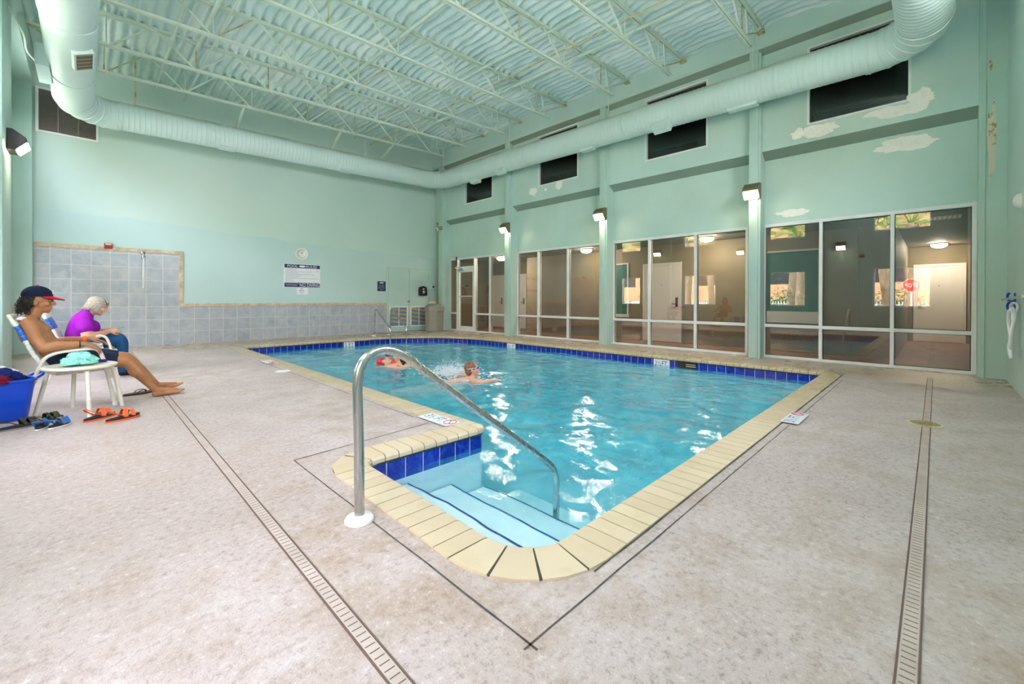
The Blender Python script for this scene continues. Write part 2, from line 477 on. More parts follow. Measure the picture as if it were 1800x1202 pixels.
simple('tan_building', rgb(190, 150, 108), .8, nscale=.6, namt=.06)
simple('building_dark', rgb(60, 64, 76), .7)
simple('asphalt', rgb(205, 200, 190), .9)
simple('lawn', rgb(96, 132, 58), .9, nscale=3, namt=.25)
simple('palm_trunk', rgb(164, 140, 116), .9, nscale=8, namt=.25, bscale=20, bamt=.6, bdist=.03)
simple('palm_leaf', rgb(112, 150, 62), .6, nscale=1.5, namt=.2)
simple('hedge_leaf', rgb(92, 138, 52), .7, nscale=2.5, namt=.3, bscale=9, bamt=1, bdist=.1)
simple('stop_red', rgb(206, 20, 36), .4)
def emis(name, col, st):
    t = NT(name); e = t.node('Emission'); e.inputs[0].default_value = rgb(*col); e.inputs[1].default_value = st
    t.link(e.outputs[0], t.out.inputs[0]); M[name] = t.m
def glass(name, tint, refl, rough=0.0, fres=True):
    t = NT(name)
    tr = t.node('BsdfTransparent'); tr.inputs[0].default_value = (*tint, 1)
    gl = t.node('BsdfGlossy'); gl.inputs['Roughness'].default_value = rough; gl.inputs[0].default_value = (1, 1, 1, 1)
    fr = t.node('LayerWeight'); fr.inputs[0].default_value = .35
    f = t.math('ADD', t.math('MULTIPLY', t.math('POWER', fr.outputs['Facing'], 4.0), .5), refl)
    t.link(t.mixsh(f, tr.outputs[0], gl.outputs[0]), t.out.inputs[0]); M[name] = t.m
glass('tinted_glass', (.80, .78, .75), .075)
glass('dark_glass', (.30, .28, .25), .085)
glass('clear_glass', (.96, .97, .97), .02)
# people
def skin(name, a, b, rough=.5):
    t = NT(name); p = t.pos()
    c = t.ramp(t.noise(p, 9, 4, .6), [(.3, rgb(*a)), (.7, rgb(*b))])
    t.bsdf(c, rough, 0, t.bump(t.noise(p, 160, 2), .1, .002), .4, **{'Subsurface Weight': .06, 'Subsurface Radius': (.02, .008, .004)}); M[name] = t.m
skin('tan_skin', (160, 108, 72), (182, 126, 86))
skin('pale_skin', (214, 160, 132), (228, 178, 150))
skin('foot_skin', (206, 140, 122), (222, 160, 142))
skin('child_skin', (222, 170, 140), (234, 186, 158))
simple('dark_hair', rgb(30, 24, 22), .4, nscale=60, namt=.4, bscale=120, bamt=.8, bdist=.01)
simple('grey_hair', rgb(182, 174, 162), .5, nscale=50, namt=.14, bscale=150, bamt=.6, bdist=.006)
simple('brown_hair', rgb(142, 90, 60), .45, nscale=40, namt=.2)
def fabric(name, col, s=30):
    simple(name, rgb(*col), .85, nscale=s, namt=.06, bscale=s*2, bamt=.25, bdist=.004, spec=.2)
fabric('navy_cloth', (34, 42, 66)); fabric('cap_navy', (22, 30, 54)); fabric('cap_red', (206, 22, 44)); fabric('cap_under', (14, 14, 18))
fabric('purple_cloth', (150, 28, 170)); fabric('jeans', (38, 84, 132)); fabric('teal_cloth', (150, 222, 206)); fabric('white_cloth', (236, 236, 240))
fabric('maroon_cloth', (110, 16, 44)); fabric('towel_navy', (20, 36, 100)); fabric('stripe_blue', (112, 178, 216))
simple('basket_blue', rgb(8, 72, 200), .3)
simple('sandal_black', rgb(34, 36, 42), .8); simple('sandal_orange', rgb(248, 96, 24), .6); simple('sandal_grey', rgb(128, 120, 122), .7)
simple('sandal_blue', rgb(46, 116, 190), .6); simple('sandal_brown', rgb(110, 76, 50), .7); simple('camo', rgb(66, 64, 48), .8, nscale=25, namt=.4)
simple('hose_white', rgb(240, 242, 242), .35); simple('hook_blue', rgb(20, 70, 190), .35)
simple('float_red', rgb(240, 30, 44), .35); simple('swim_blue', rgb(50, 50, 170), .5); simple('swim_red', rgb(190, 40, 80), .5)
simple('orange_band', rgb(240, 110, 30), .5); simple('phone_blue', rgb(110, 190, 210), .3); simple('cap_silver', rgb(190, 180, 200), .35)
simple('lip', rgb(150, 80, 66), .5); simple('eye_white', rgb(230, 226, 220), .3); simple('eye_dark', rgb(30, 22, 18), .3)
simple('shoulder_white', rgb(225, 222, 232), .6)
# ------------------------------------------------------------------ room shell
XL, XPIER, XW, XMID, XBEAM, XCOL = -1.03, -.80, 9.33, 9.12, 8.97, 9.0
YN, YB = -.70, 13.10
ZTOP = 7.0
from mathutils.geometry import tessellate_polygon
def zchord(x, y): return 5.575+.024*y-.037*(9-x)
def zdeck(x, y): return zchord(x, y)+.63

# --- pool outline (lip of the coping), counter-clockwise
LIP = [((1.31, 1.21), .24), ((7.86, 1.21), .03), ((7.86, 11.2), 2.3), ((2.50, 11.2), .05), ((2.46, 2.73), .10), ((1.33, 2.73), .09)]
def pool_path():
    """samples (point, outward normal, reach of the brick)"""
    n = len(LIP); S = []
    for i in range(n):
        a, b, c = Vector(LIP[i-1][0]), Vector(LIP[i][0]), Vector(LIP[(i+1) % n][0]); r = LIP[i][1]
        d1, d2 = (b-a).normalized(), (c-b).normalized()
        n1, n2 = Vector((d1.y, -d1.x)), Vector((d2.y, -d2.x))
        left = d1.x*d2.y-d1.y*d2.x > 0
        ang = math.acos(max(-1, min(1, d1.dot(d2)))); tlen = r*math.tan(ang/2)
        p1 = b-d1*tlen; sg = 1 if left else -1
        cen = p1-n1*r*sg
        k = max(12, int(r*30))
        for q in range(k+1):
            nn = (n1*(1-q/k)+n2*(q/k)).normalized()
            S.append((cen+nn*r*sg, nn))
    # fill straights
    out = []; N = len(S)
    for i in range(N):
        p, nn = S[i]; p2, n2 = S[(i+1) % N]; L = (p2-p).length
        m = max(1, int(L/.05)) if (nn-n2).length < .02 else max(1, int(L/.05))
        for k in range(m): out.append((p.lerp(p2, k/m), nn.lerp(n2, k/m).normalized()))
    return out
PATH = pool_path()
CW = .235
RC = Vector((2.46, 2.73)); RB = Vector((-1, 1)).normalized()
def cross2(a, b): return a.x*b.y-a.y*b.x
def reach(p, n):
    d = p-RC
    if d.length < .5:
        s, k = cross2(RB, d), cross2(RB, n)
        m = max(n.dot(Vector((-1, 0))), n.dot(Vector((0, 1))), .5)
        t = CW/m
        if abs(k) > 1e-6 and -s/k > 0: t = min(t, max(.03, -s/k))
        return t
    return CW
SACC = [0]
for i in range(1, len(PATH)+1): SACC.append(SACC[-1]+(PATH[i % len(PATH)][0]-PATH[i-1][0]).length)
PLEN = SACC[-1]
import bisect
def at_s(s):
    s %= PLEN; i = min(bisect.bisect_right(SACC, s)-1, len(PATH)-1)
    p, n = PATH[i]; p2, n2 = PATH[(i+1) % len(PATH)]
    t = (s-SACC[i])/max(1e-9, SACC[i+1]-SACC[i])
    return p.lerp(p2, t), n.lerp(n2, t).normalized()
HOLE = []
for p, n in PATH:
    q = p+n*(reach(p, n)-.007)
    if not HOLE or (q-HOLE[-1]).length > .02: HOLE.append(q)
def inside(poly, x, y):
    c = False; n = len(poly); j = n-1
    for i in range(n):
        xi, yi = poly[i]; xj, yj = poly[j]
        if (yi > y) != (yj > y) and x < (xj-xi)*(y-yi)/(yj-yi)+xi: c = not c
        j = i
    return c
# deck
outer = [Vector((XL-.3, YN-.3)), Vector((9.45, YN-.3)), Vector((9.45, YB+.2)), Vector((XL-.3, YB+.2))]
loops = [[Vector((p.x, p.y, 0)) for p in outer], [Vector((p.x, p.y, 0)) for p in reversed(HOLE)]]
tri = tessellate_polygon(loops)
flat = [p for l in loops for p in l]
mb = MB(); mb.add(flat, [tuple(t) for t in tri])
n0 = len(loops[0]); nh = len(loops[1])
b = len(mb.v); mb.add([(p.x, p.y, 0) for p in loops[1]]+[(p.x, p.y, -.06) for p in loops[1]], [(i, (i+1) % nh, (i+1) % nh+nh, i+nh) for i in range(nh)])
floor = build(mb, 'floor', 'deck_concrete', normals=False)
for f in floor.data.polygons:
    if f.normal.z < -.5: f.flip()
struct(floor, 'pale broom-finished concrete pool deck', 'floor')

# --- pool
pool = thing('swimming_pool', (4.5, 6, 0), 'indoor swimming pool with cream brick coping, blue waterline tiles and a stepped entry bay', 'pool')
PROF = [(1, -.045), (1, .010), (.14, .012), (.05, .006), (.0, -.010), (.0, -.034), (.06, -.05), (.3, -.05)]
def brick_profile(p, n, shrink=0):
    T = reach(p, n); out = []
    for u, z in PROF:
        t = u*T if u > .35 else u*CW
        t = min(t, T)
        if shrink: t = min(max(t, .004), T-.008); z = min(z-.004, .008)
        out.append((p.x+n.x*t, p.y+n.y*t, z))
    return out
mb = MB(); nb = int(PLEN/.107); pitch = PLEN/nb; g = .0035
for k in range(nb):
    st = [brick_profile(*at_s(k*pitch+g+(pitch-2*g)*q/2)) for q in range(3)]
    m = len(PROF); v = [p for s_ in st for p in s_]
    f = [(a*m+i, a*m+(i+1) % m, (a+1)*m+(i+1) % m, (a+1)*m+i) for a in range(2) for i in range(m)]
    f += [tuple(reversed(range(m))), tuple(range(2*m, 3*m))]
    mb.add(v, f)
build(mb, 'coping', 'coping_brick', pool, smooth=30)
mb = MB(); m = len(PROF); N = len(PATH)
vs = [q for p, n in PATH for q in brick_profile(p, n, 1)]
mb.add(vs, [(i*m+a, i*m+(a+1) % m, ((i+1) % N)*m+(a+1) % m, ((i+1) % N)*m+a) for i in range(N) for a in range(m)])
build(mb, 'coping_grout', 'grout_dark', pool)
WALL = [p+n*.022 for p, n in PATH]
def zfloor(y): return -.86-.45*max(0, min(1, (y-1.2)/10))
mb = MB()
for i in range(N):
    a, b = WALL[i], WALL[(i+1) % N]; u0, u1 = SACC[i], SACC[i+1]
    mb.quad((a.x, a.y, -.049), (b.x, b.y, -.049), (b.x, b.y, -.205), (a.x, a.y, -.205), 0, ((u0, 0), (u1, 0), (u1, .15), (u0, .15)))
build(mb, 'waterline_tile', 'blue_pool_tile', pool, normals=False)
mb = MB()
for i in range(N):
    a, b = WALL[i], WALL[(i+1) % N]
    mb.quad((a.x, a.y, -.205), (b.x, b.y, -.205), (b.x, b.y, zfloor(b.y)), (a.x, a.y, zfloor(a.y)))
lp = [[Vector((p.x, p.y, 0)) for p in WALL]]
tr = tessellate_polygon(lp)
mb.add([(p.x, p.y, zfloor(p.y)) for p in WALL], [tuple(t) for t in tr])
build(mb, 'basin', 'pool_plaster', pool)
# entry steps with dark tile nosings
def wav(x, y, k): return x+.03*noise.noise((y*1.6, k*3.1, 0))+.012*noise.noise((y*5, k*7.7, 1))
tread = [(1.34, 1.68, -.25), (1.68, 2.05, -.38), (2.05, 2.43, -.50), (2.43, 2.85, -.66)]
ys = [1.19+i*.04 for i in range(40)]
for k, (xa, xb, z) in enumerate(tread):
    mb = MB(); ln = MB()
    for i in range(len(ys)-1):
        y0, y1 = ys[i], ys[i+1]; y1 = min(y1, 2.735)
        a0, a1 = (xa-.03 if k == 0 else wav(xa, y0, k-1)), (xa-.03 if k == 0 else wav(xa, y1, k-1))
        b0, b1 = wav(xb, y0, k), wav(xb, y1, k)
        mb.quad((a0, y0, z), (b0, y0, z), (b1, y1, z), (a1, y1, z))
        mb.quad((b0, y0, z), (b1, y1, z), (b1, y1, z-.2), (b0, y0, z-.2))
        if k < 3:
            w = .011+.007*noise.noise((y0*4, k, 5))
            ln.quad((b0-w, y0, z+.003), (b0+.003, y0, z+.003), (b1+.003, y1, z+.003), (b1-w, y1, z+.003))
            ln.quad((b0+.003, y0, z+.003), (b0+.003, y0, z-.02), (b1+.003, y1, z-.02), (b1+.003, y1, z+.003))
    s_ = build(mb, 'step', 'pool_plaster_step', pool)
    if k < 3: build(ln, 'step_nosing', 'step_line', s_)
# water surface
ZW = -.165
lippoly = [(p.x, p.y) for p in WALL]
def wave(x, y):
    h = .018*noise.noise((x*1.1, y*1.1, .3))+.015*noise.noise((x*2.6+3, y*2.6, 1.7))+.0085*noise.noise((x*6, y*6+9, 4.1))+.0034*noise.noise((x*13, y*13, 7.7))
    d2 = (x-4.3)**2+(y-5.6)**2
    h += .02*exp(-d2/.5)*noise.noise((x*7, y*7, 2.2))
    calm = max(0, min(1, (x-1.2)/1.6))
    return h*(.6+.4*calm)
gx = [1.26+i*.04 for i in range(168)]
gy = []; yy = 1.15
while yy < 11.35: gy.append(yy); yy += .03+.004*(yy-1.1)
idx = {}; vs = []; fs = []
def vid(i, j):
    if (i, j) not in idx: idx[(i, j)] = len(vs); vs.append((gx[i], gy[j], ZW+wave(gx[i], gy[j])))
    return idx[(i, j)]
big = [(p.x+n.x*.05, p.y+n.y*.05) for p, n in PATH]
for i in range(len(gx)-1):
    for j in range(len(gy)-1):
        if inside(big, (gx[i]+gx[i+1])/2, (gy[j]+gy[j+1])/2): fs.append((vid(i, j), vid(i+1, j), vid(i+1, j+1), vid(i, j+1)))
# close the body of water: rim down to the floor
ed = {}
for f in fs:
    for a, b in zip(f, f[1:]+f[:1]): ed[(a, b)] = 1
rim = [(a, b) for a, b in ed if (b, a) not in ed]
low = {}
nsurf = len(fs); mi = [0]*nsurf
for a, b in rim:
    for q in (a, b):
        if q not in low: low[q] = len(vs); vs.append((vs[q][0], vs[q][1], -1.5))
    fs.append((b, a, low[a], low[b])); mi.append(1)
nxt = {a: b for a, b in rim}; st = rim[0][0]; lo = [st]; q = nxt[st]
while q != st and len(lo) < 5000: lo.append(q); q = nxt[q]
fs.append(tuple(low[q] for q in reversed(lo))); mi.append(1)
mb = MB(); mb.v = vs; mb.f = fs; mb.m = mi
def waterm():
    t = NT('water_surface'); p = t.pos(); x, y, z = t.xyz(p)
    n = t.bump(t.noise(t.vscale(p, (1, 1, .2)), 8, 5, .65, .6), .13, .03)
    tr = t.node('BsdfTransparent'); tr.inputs[0].default_value = (.93, .99, 1, 1)
    df = t.node('BsdfDiffuse'); t.link(t.ramp(t.noise(t.vscale(p, (1, 1, .1)), 3.5, 6, .7, 1.2), [(.32, rgb(34, 146, 172)), (.55, rgb(66, 178, 198)), (.75, rgb(122, 208, 218))]), df.inputs[0]); t.link(n, df.inputs['Normal'])
    streak = t.noise(t.vscale(p, (1, 1, .1)), 2.2, 6, .65, .8)
    milk = t.math('MULTIPLY', t.maprange(x, 1.5, 3.2, .06, .95), t.maprange(streak, .3, .7, .55, .95))
    body = t.mixsh(milk, tr.outputs[0], df.outputs[0])
    gl = t.node('BsdfGlossy'); gl.inputs['Roughness'].default_value = .035; gl.inputs[0].default_value = (1, 1, 1, 1); t.link(n, gl.inputs['Normal'])
    fr = t.node('Fresnel'); fr.inputs[0].default_value = 1.33; t.link(n, fr.inputs['Normal'])
    top = t.mixsh(fr.outputs[0], body, gl.outputs[0])
    back = t.node('NewGeometry').outputs['Backfacing']
    t.link(t.mixsh(back, top, tr.outputs[0]), t.out.inputs[0])
    va = t.node('VolumeAbsorption'); va.inputs['Color'].default_value = rgb(84, 205, 214); va.inputs['Density'].default_value = .5
    t.link(va.outputs[0], t.out.inputs['Volume']); M['water_surface'] = t.m
    s = NT('water_side'); q = s.node('BsdfTransparent'); s.link(q.outputs[0], s.out.inputs[0])
    va = s.node('VolumeAbsorption'); va.inputs['Color'].default_value = rgb(84, 205, 214); va.inputs['Density'].default_value = .5
    s.link(va.outputs[0], s.out.inputs['Volume']); M['water_side'] = s.m
waterm()
water = build(mb, 'pool_water', ['water_surface', 'water_side'], None, normals=False)
water.data.polygons.foreach_set('use_smooth', [True]*len(water.data.polygons))
tag(water, 'rippling turquoise water filling the pool', 'water', kind='stuff')

# --- joints and drains in the deck
jt = 0
def strip(name, pts, w, mat, z=.0015, wob=.004):
    mb = MB(); pp = []
    for a, b in zip(pts[:-1], pts[1:]):
        a, b = Vector(a), Vector(b); k = max(2, int((b-a).length/.12))
        for q in range(k): pp.append(a.lerp(b, q/k))
    pp.append(Vector(pts[-1]))
    for i in range(len(pp)-1):
        d = (pp[i+1]-pp[i]).normalized(); nn = Vector((-d.y, d.x))
        o0, o1 = noise.noise((pp[i].x*3, pp[i].y*3, 0))*wob, noise.noise((pp[i+1].x*3, pp[i+1].y*3, 0))*wob
        w0 = w*(.7+.8*abs(noise.noise((pp[i].x*5, pp[i].y*5, 3)))); w1 = w*(.7+.8*abs(noise.noise((pp[i+1].x*5, pp[i+1].y*5, 3))))
        a, b = pp[i]+nn*o0, pp[i+1]+nn*o1
        mb.quad((a.x-nn.x*w0, a.y-nn.y*w0, z), (b.x-nn.x*w1, b.y-nn.y*w1, z), (b.x+nn.x*w1, b.y+nn.y*w1, z), (a.x+nn.x*w0, a.y+nn.y*w0, z))
    o = build(mb, name, mat); return struct(o)
strip('trim_1', [(1.0, .88), (1.0, 3.09)], .0045, 'joint_dark')
strip('trim_2', [(.97, .91), (4.4, .91)], .004, 'joint_dark')
strip('trim_3', [(4.88, .91), (7.35, .91)], .004, 'joint_dark')
strip('trim_4', [(1.0, 3.10), (2.15, 3.19)], .0055, 'joint_dark')
strip('trim_5', [(2.16, 3.45), (2.16, 7.9)], .004, 'joint_dark')
strip('trim_6', [(1.45, .972), (8.02, .972), (8.1, 1.03)], .005, 'joint_dark', .002)
def drain(name, a, b, lab):
    a, b = Vector((*a, 0)), Vector((*b, 0)); d = (b-a).normalized(); nn = Vector((-d.y, d.x, 0)); L = (b-a).length
    t = thing(name, a.lerp(b, .5), lab, 'drain')
    mb = MB(); w = .026
    mb.obox((a+b)/2+Vector((0, 0, .002)), d*L/2, nn*w*.82, (0, 0, .0015)); build(mb, 'grate', 'drain_grate', t)
    mb = MB()
    for s in (-1, 1): mb.obox((a+b)/2+nn*w*s+Vector((0, 0, .002)), d*L/2, nn*.0024, (0, 0, .002))
    k = int(L/.031)
    for i in range(k): mb.obox(a+d*(i+.5)*L/k+Vector((0, 0, .0032)), d*.0022, nn*w*.66, (0, 0, .0006))
    build(mb, 'slots', 'drain_slot', t); return t
drain('channel_drain', (.635, -.3), (.635, 12.6), 'long narrow slotted drain in the deck between the pool and the seated man')
drain('channel_drain', (1.2, .055), (8.45, .055), 'long narrow slotted drain in the deck between the pool and the hose wall')
t = thing('floor_drain', (5.28, .065, 0), 'round brown metal drain cover interrupting the slotted drain near the hose wall', 'drain')
mb = MB(); mb.lathe([(.0, .0), (.125, 0), (.125, .006), (.112, .008), (.0, .008)], (5.28, .065, 0), seg=28); build(mb, 'cover', 'rusty_rod', t, smooth=True)
mb = MB()
for i in range(-4, 5):
    L = sqrt(max(0, .1**2-(i*.022)**2)); mb.box(5.28+i*.022-.004, 5.28+i*.022+.004, .065-L, .065+L, .008, .0092)
build(mb, 'slots', 'drain_slot', t)
mb = MB(); mb.lathe([(0, 0), (.105, 0), (.1, .006), (0, .007)], (2.12, 7.05, 0), seg=24)
tag(build(mb, 'access_plate', 'white_plastic', None, True, at=(2.12, 7.05, 0)), 'flat round white plastic plate set in the deck left of the pool', 'plate')

# --- wall on the corridor side
def struct_box(name, *b, mat='mint_wall'):
    mb = MB(); mb.box(*b); return struct(build(mb, name, mat))
def wallgrid(mb, axis, d0, d1, cuts_a, cuts_z, holes, mi=0):
    for a0, a1 in zip(cuts_a[:-1], cuts_a[1:]):
        for z0, z1 in zip(cuts_z[:-1], cuts_z[1:]):
            ca, cz = (a0+a1)/2, (z0+z1)/2
            if any(h[0] < ca < h[1] and h[2] < cz < h[3] for h in holes): continue
            if axis == 'X': mb.box(d0, d1, a0, a1, z0, z1, mi)
            else: mb.box(a0, a1, d0, d1, z0, z1, mi)
def cuts(lo, hi, hs, i): return sorted({lo, hi}|{h[i] for h in hs}|{h[i+1] for h in hs})
CLER = [(.29, 1.65, 4.23, 5.62), (3.37, 4.77, 4.29, 5.70), (6.66, 8.06, 4.32, 5.75), (9.99, 11.40, 4.33, 5.74)]
mb = MB()
mb.box(XW, 9.50, YN-.3, YB+.2, 2.57, 3.83)                        # band over the storefront
wallgrid(mb, 'X', XMID, 9.50, cuts(YN-.3, YB+.2, CLER, 0), cuts(3.93, 5.80, CLER, 2), CLER)
mb.prism([(XW, 3.80), (9.50, 3.80), (9.50, 3.93), (XMID, 3.93)], 'Y', YN-.3, YB+.2, 1)  # sloped ledge, its underside shade is put into the darker mint
mb.v = mb.v[:-8]+[(a, c, d) for (a, c, d) in mb.v[-8:]]
mb.box(XBEAM, 9.50, YN-.3, YB+.2, 5.84, ZTOP, 0)
mb.prism([(XMID, 5.76), (9.50, 5.76), (9.50, 5.86), (XBEAM, 5.86)], 'Y', YN-.3, YB+.2, 1)  # beam soffit, shade painted in by the same darker mint
wr = struct(build(mb, 'wall_right', ['mint_wall', 'mint_shaded']), 'mint green corridor wall with storefront glazing and a row of high windows', 'wall')
def patch(parent, axis, d, cy, cz, ry, rz, seed, mat='peeled', nrm=-1, th=.003, tall=False):
    rr = random.Random(seed); K = 64; pts = []
    for k in range(K):
        a = 2*pi*k/K; q = .78+.42*noise.noise((cos(a)*1.4+seed*9, sin(a)*1.4, seed))+.16*noise.noise((cos(a)*5+seed*9, sin(a)*5, seed))+.05*noise.noise((cos(a)*14, sin(a)*14, seed))
        pts.append((cy+ry*q*cos(a), cz+rz*q*sin(a)))
    mb = MB()
    if axis == 'X': mb.prism(pts, 'X', d+nrm*th, d+.001)
    else: mb.prism(pts, 'Y', d+nrm*th, d+.001)
    return build(mb, 'bare_patch', mat, parent)
for i, (x, cy, cz, ry, rz) in enumerate([(XMID, 1.44, 4.10, .26, .10), (XMID, 1.78, 4.12, .12, .08), (XMID, .42, 4.12, .34, .10), (XMID, .16, 4.22, .15, .16),
        (XW, .36, 3.62, .40, .11), (XW, 1.86, 2.74, .22, .07), (XW, 2.14, 2.75, .05, .03), (XMID, 8.22, 4.22, .16, .10), (XMID, 7.28, 4.24, .12, .12), (XMID, 7.78, 4.2, .05, .04)]):
    patch(wr, 'X', x, cy, cz, ry*1.25, rz*1.25, i+1.3, th=.0025+.0006*i)
# columns
COLS = [(2.40, 2.56), (5.76, 5.93), (9.12, 9.31), (12.52, 12.76)]
for i, (a, b) in enumerate(COLS):
    mb = MB(); mb.rbox(XCOL, 9.44, a, b, -.01, 5.86, .012); mb.box(XCOL+.03, 9.36, a-.035, a, 0, 5.8); 
    struct(build(mb, 'column', 'mint_trim', smooth=30))
mb = MB(); mb.rbox(9.09, 9.5, YN-.25, -.425, -.01, 6.0, .012); mb.box(9.07, 9.5, -.49, -.455, 0, 5.9)
pier = struct(build(mb, 'column', 'mint_trim', smooth=30))
for i, (cz, rz, w) in enumerate([(3.38, .66, .055), (4.45, .1, .02)]): patch(pier, 'X', 9.09, -.55 if i == 0 else -.535, cz, w, rz, 30+i, 'peeled_rust')

# storefront
ZH = 2.57
def storefront(name, mull, door=None, label=''):
    t = sroot(name, (XW, mull[0], 0)); mb = MB(); X0, X1 = XW-.01, 9.45
    ya, yb = mull[0], mull[-1]; w = .052
    def vbar(y, z0=0.0, z1=ZH, w=w): mb.rbox(X0, X1, y-w/2, y+w/2, z0, z1, .004)
    for y in mull: vbar(y)
    mb.rbox(X0+.002, X1, ya, yb, ZH-.06, ZH-.001, .004)
    mb.rbox(X0-.01, X1, ya, yb, 0, .045, .004)
    panes = []
    for i in range(len(mull)-1):
        y0, y1 = mull[i], mull[i+1]
        if door == i: continue
        mb.rbox(X0+.002, X1, y0, y1, .585, .645, .004)
        panes += [(y0, y1, .045, .585), (y0, y1, .645, ZH-.06)]
    build(mb, 'frame', 'alu_white', t)
    for y0, y1, z0, z1 in panes:
        mb = MB(); mb.box(9.39, 9.396, y0+.02, y1-.02, z0-.005, z1+.005); build(mb, 'pane', 'tinted_glass', t)
        mb = MB()
        for (a, b, c, d) in [(y0+w/2, y0+w/2+.008, z0, z1), (y1-w/2-.008, y1-w/2, z0, z1), (y0+w/2, y1-w/2, z0, z0+.008), (y0+w/2, y1-w/2, z1-.008, z1)]:
            mb.box(9.386, 9.40, a, b, c, d)
        build(mb, 'gasket', 'gasket', t)
    return t
w1 = storefront('window_1', [-.40, .51, 1.47, 2.38])
w2 = storefront('window_2', [2.68, 3.70, 4.77, 5.74])
w3 = storefront('window_3', [6.05, 7.16, 8.24, 9.10])
w4 = storefront('window_4', [9.62, 10.35, 11.13, 12.08, 12.62], 2)
# glass door in the storefront
d1 = sroot('door_1', (XW, 11.6, 0)); mb = MB(); X0, X1 = XW+.01, 9.42
y0, y1 = 11.16, 12.05
for i, (a, b, c, d) in enumerate([(y0, y0+.075, .01, 2.16), (y1-.075, y1, .01, 2.16), (y0+.001, y1-.001, .011, .17), (y0+.001, y1-.001, 2.06, 2.159)]): mb.rbox(X0+.0015*(i > 1), X1-.001*(i > 1), a, b, c, d, .004)
build(mb, 'leaf_frame', 'alu_white', d1)
mb = MB(); mb.rbox(XW-.01, 9.45, y0-.02, y1+.02, 2.16, 2.26, .004); build(mb, 'transom_bar', 'alu_white', d1)
mb = MB(); mb.box(9.39, 9.396, y0+.06, y1-.06, .16, 2.07); build(mb, 'pane', 'tinted_glass', d1)
mb = MB(); mb.box(9.39, 9.396, y0, y1, 2.26, 2.52); build(mb, 'transom_pane', 'tinted_glass', d1)
mb = MB(); mb.rbox(X0-.04, X0-.015, y0+.06, y1-.02, 1.2, 1.235, .005); build(mb, 'push_bar', 'alu_white', d1)
mb = MB(); mb.rbox(X0-.06, X0, y1-.34, y1-.05, 2.10, 2.17, .01); mb.bar((X0-.05, y1-.1, 2.18), (X0-.14, y1-.02, 2.22), .02, .02); mb.bar((X0-.14, y1-.02, 2.22), (X0-.02, y1-.3, 2.2), .02, .02)
build(mb, 'closer', 'steel', d1)
mb = MB(); mb.rbox(X0-.04, X0+.0, y1+.02, y1+.075, 2.3, 2.62, .01); build(mb, 'sensor', 'black_plastic', d1)
RT, UP = Vector((0, -1, 0)), Vector((0, 0, 1))
mb = MB(); mb.prism([(11.61+.09*cos(a*pi/10), 1.58+.028*sin(a*pi/10)) for a in range(20)], 'X', 9.384, 9.386); build(mb, 'logo', 'navy_sign', d1)
for k, (s, w, z) in enumerate([('POOL HOURS', .26, 1.45), ('OPEN', .13, 1.365), ('8AM - 10PM', .22, 1.285)]):
    text(s, 'lettering', (9.385, 11.61, z), RT, UP, w, .042, 'navy_sign', d1)

# clerestory windows
for i, (a, b, z0, z1) in enumerate(CLER):
    t = sroot('window_%d' % (5+i), (XMID, a, z0)); mb = MB()
    X0, X1 = XMID-.004, XMID+.14; w = .035
    for q in [(a, a+w, z0, z1), (b-w, b, z0, z1), (a+w, b-w, z0, z0+w), (a+w, b-w, z1-w, z1)]: mb.box(X0, X1, *q)
    build(mb, 'frame', 'alu_white', t)
    mb = MB(); mb.box(XMID+.07, XMID+.076, a+.02, b-.02, z0+.02, z1-.02); build(mb, 'pane', 'dark_glass', t)

# back wall
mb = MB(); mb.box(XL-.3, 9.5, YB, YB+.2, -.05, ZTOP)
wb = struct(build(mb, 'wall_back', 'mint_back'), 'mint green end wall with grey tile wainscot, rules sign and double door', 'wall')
S = .3048
XT0, XT1, ZT = -.765, 1.60, 2.20      # tall tiled shower bay, then low wainscot
mb = MB(); y = YB-.012
def tq(x0, x1, z0, z1):
    mb.quad((x0, y, z0), (x1, y, z0), (x1, y, z1), (x0, y, z1), 0, tuple((u-1.60, v-.0+.0) for u, v in ((x0, z0), (x1, z0), (x1, z1), (x0, z1))))
    mb.box(x0, x1, y+.0005, YB, z0, z1)
tq(XT0, XT1, 0, ZT-.02); tq(XT1, 7.10, 0, .915)
build(mb, 'trim_7', 'grey_wall_tile', None, normals=False)['kind'] = 'structure'
mb = MB(); y0 = YB-.028
mb.rbox(XT0, XT1+.08, y0, YB, ZT-.02, ZT+.06, .006); mb.rbox(XT1, XT1+.08, y0+.001, YB, .99, ZT-.02, .006); mb.rbox(XT1, 7.10, y0+.0005, YB, .915, .99, .006)
mb.rbox(7.10, 7.13, y0, YB, 0, .97, .006)
struct(build(mb, 'trim_8', 'tan_trim'))
mb = MB()
for (a, b, c, d) in [(2.65, 3.02, 1.28, 1.9), (2.2, 2.4, 1.3, 1.5), (2.85, 3.2, 1.12, 1.35)]: pass
# near wall, with unseen high windows added to brighten the right side
NWIN_ADDED = [(a, b, z0, z1) for a, b in ((.9, 2.5), (3.1, 4.7), (5.3, 6.7)) for z0, z1 in ((3.55, 4.97),)]
mb = MB(); wallgrid(mb, 'Y', YN-.2, YN, cuts(XL-.3, 9.5, NWIN_ADDED, 0), cuts(-.05, ZTOP, NWIN_ADDED, 2), NWIN_ADDED)
wn = struct(build(mb, 'wall_near', 'mint_wall'), 'mint green wall with the hose hook and added high windows', 'wall')
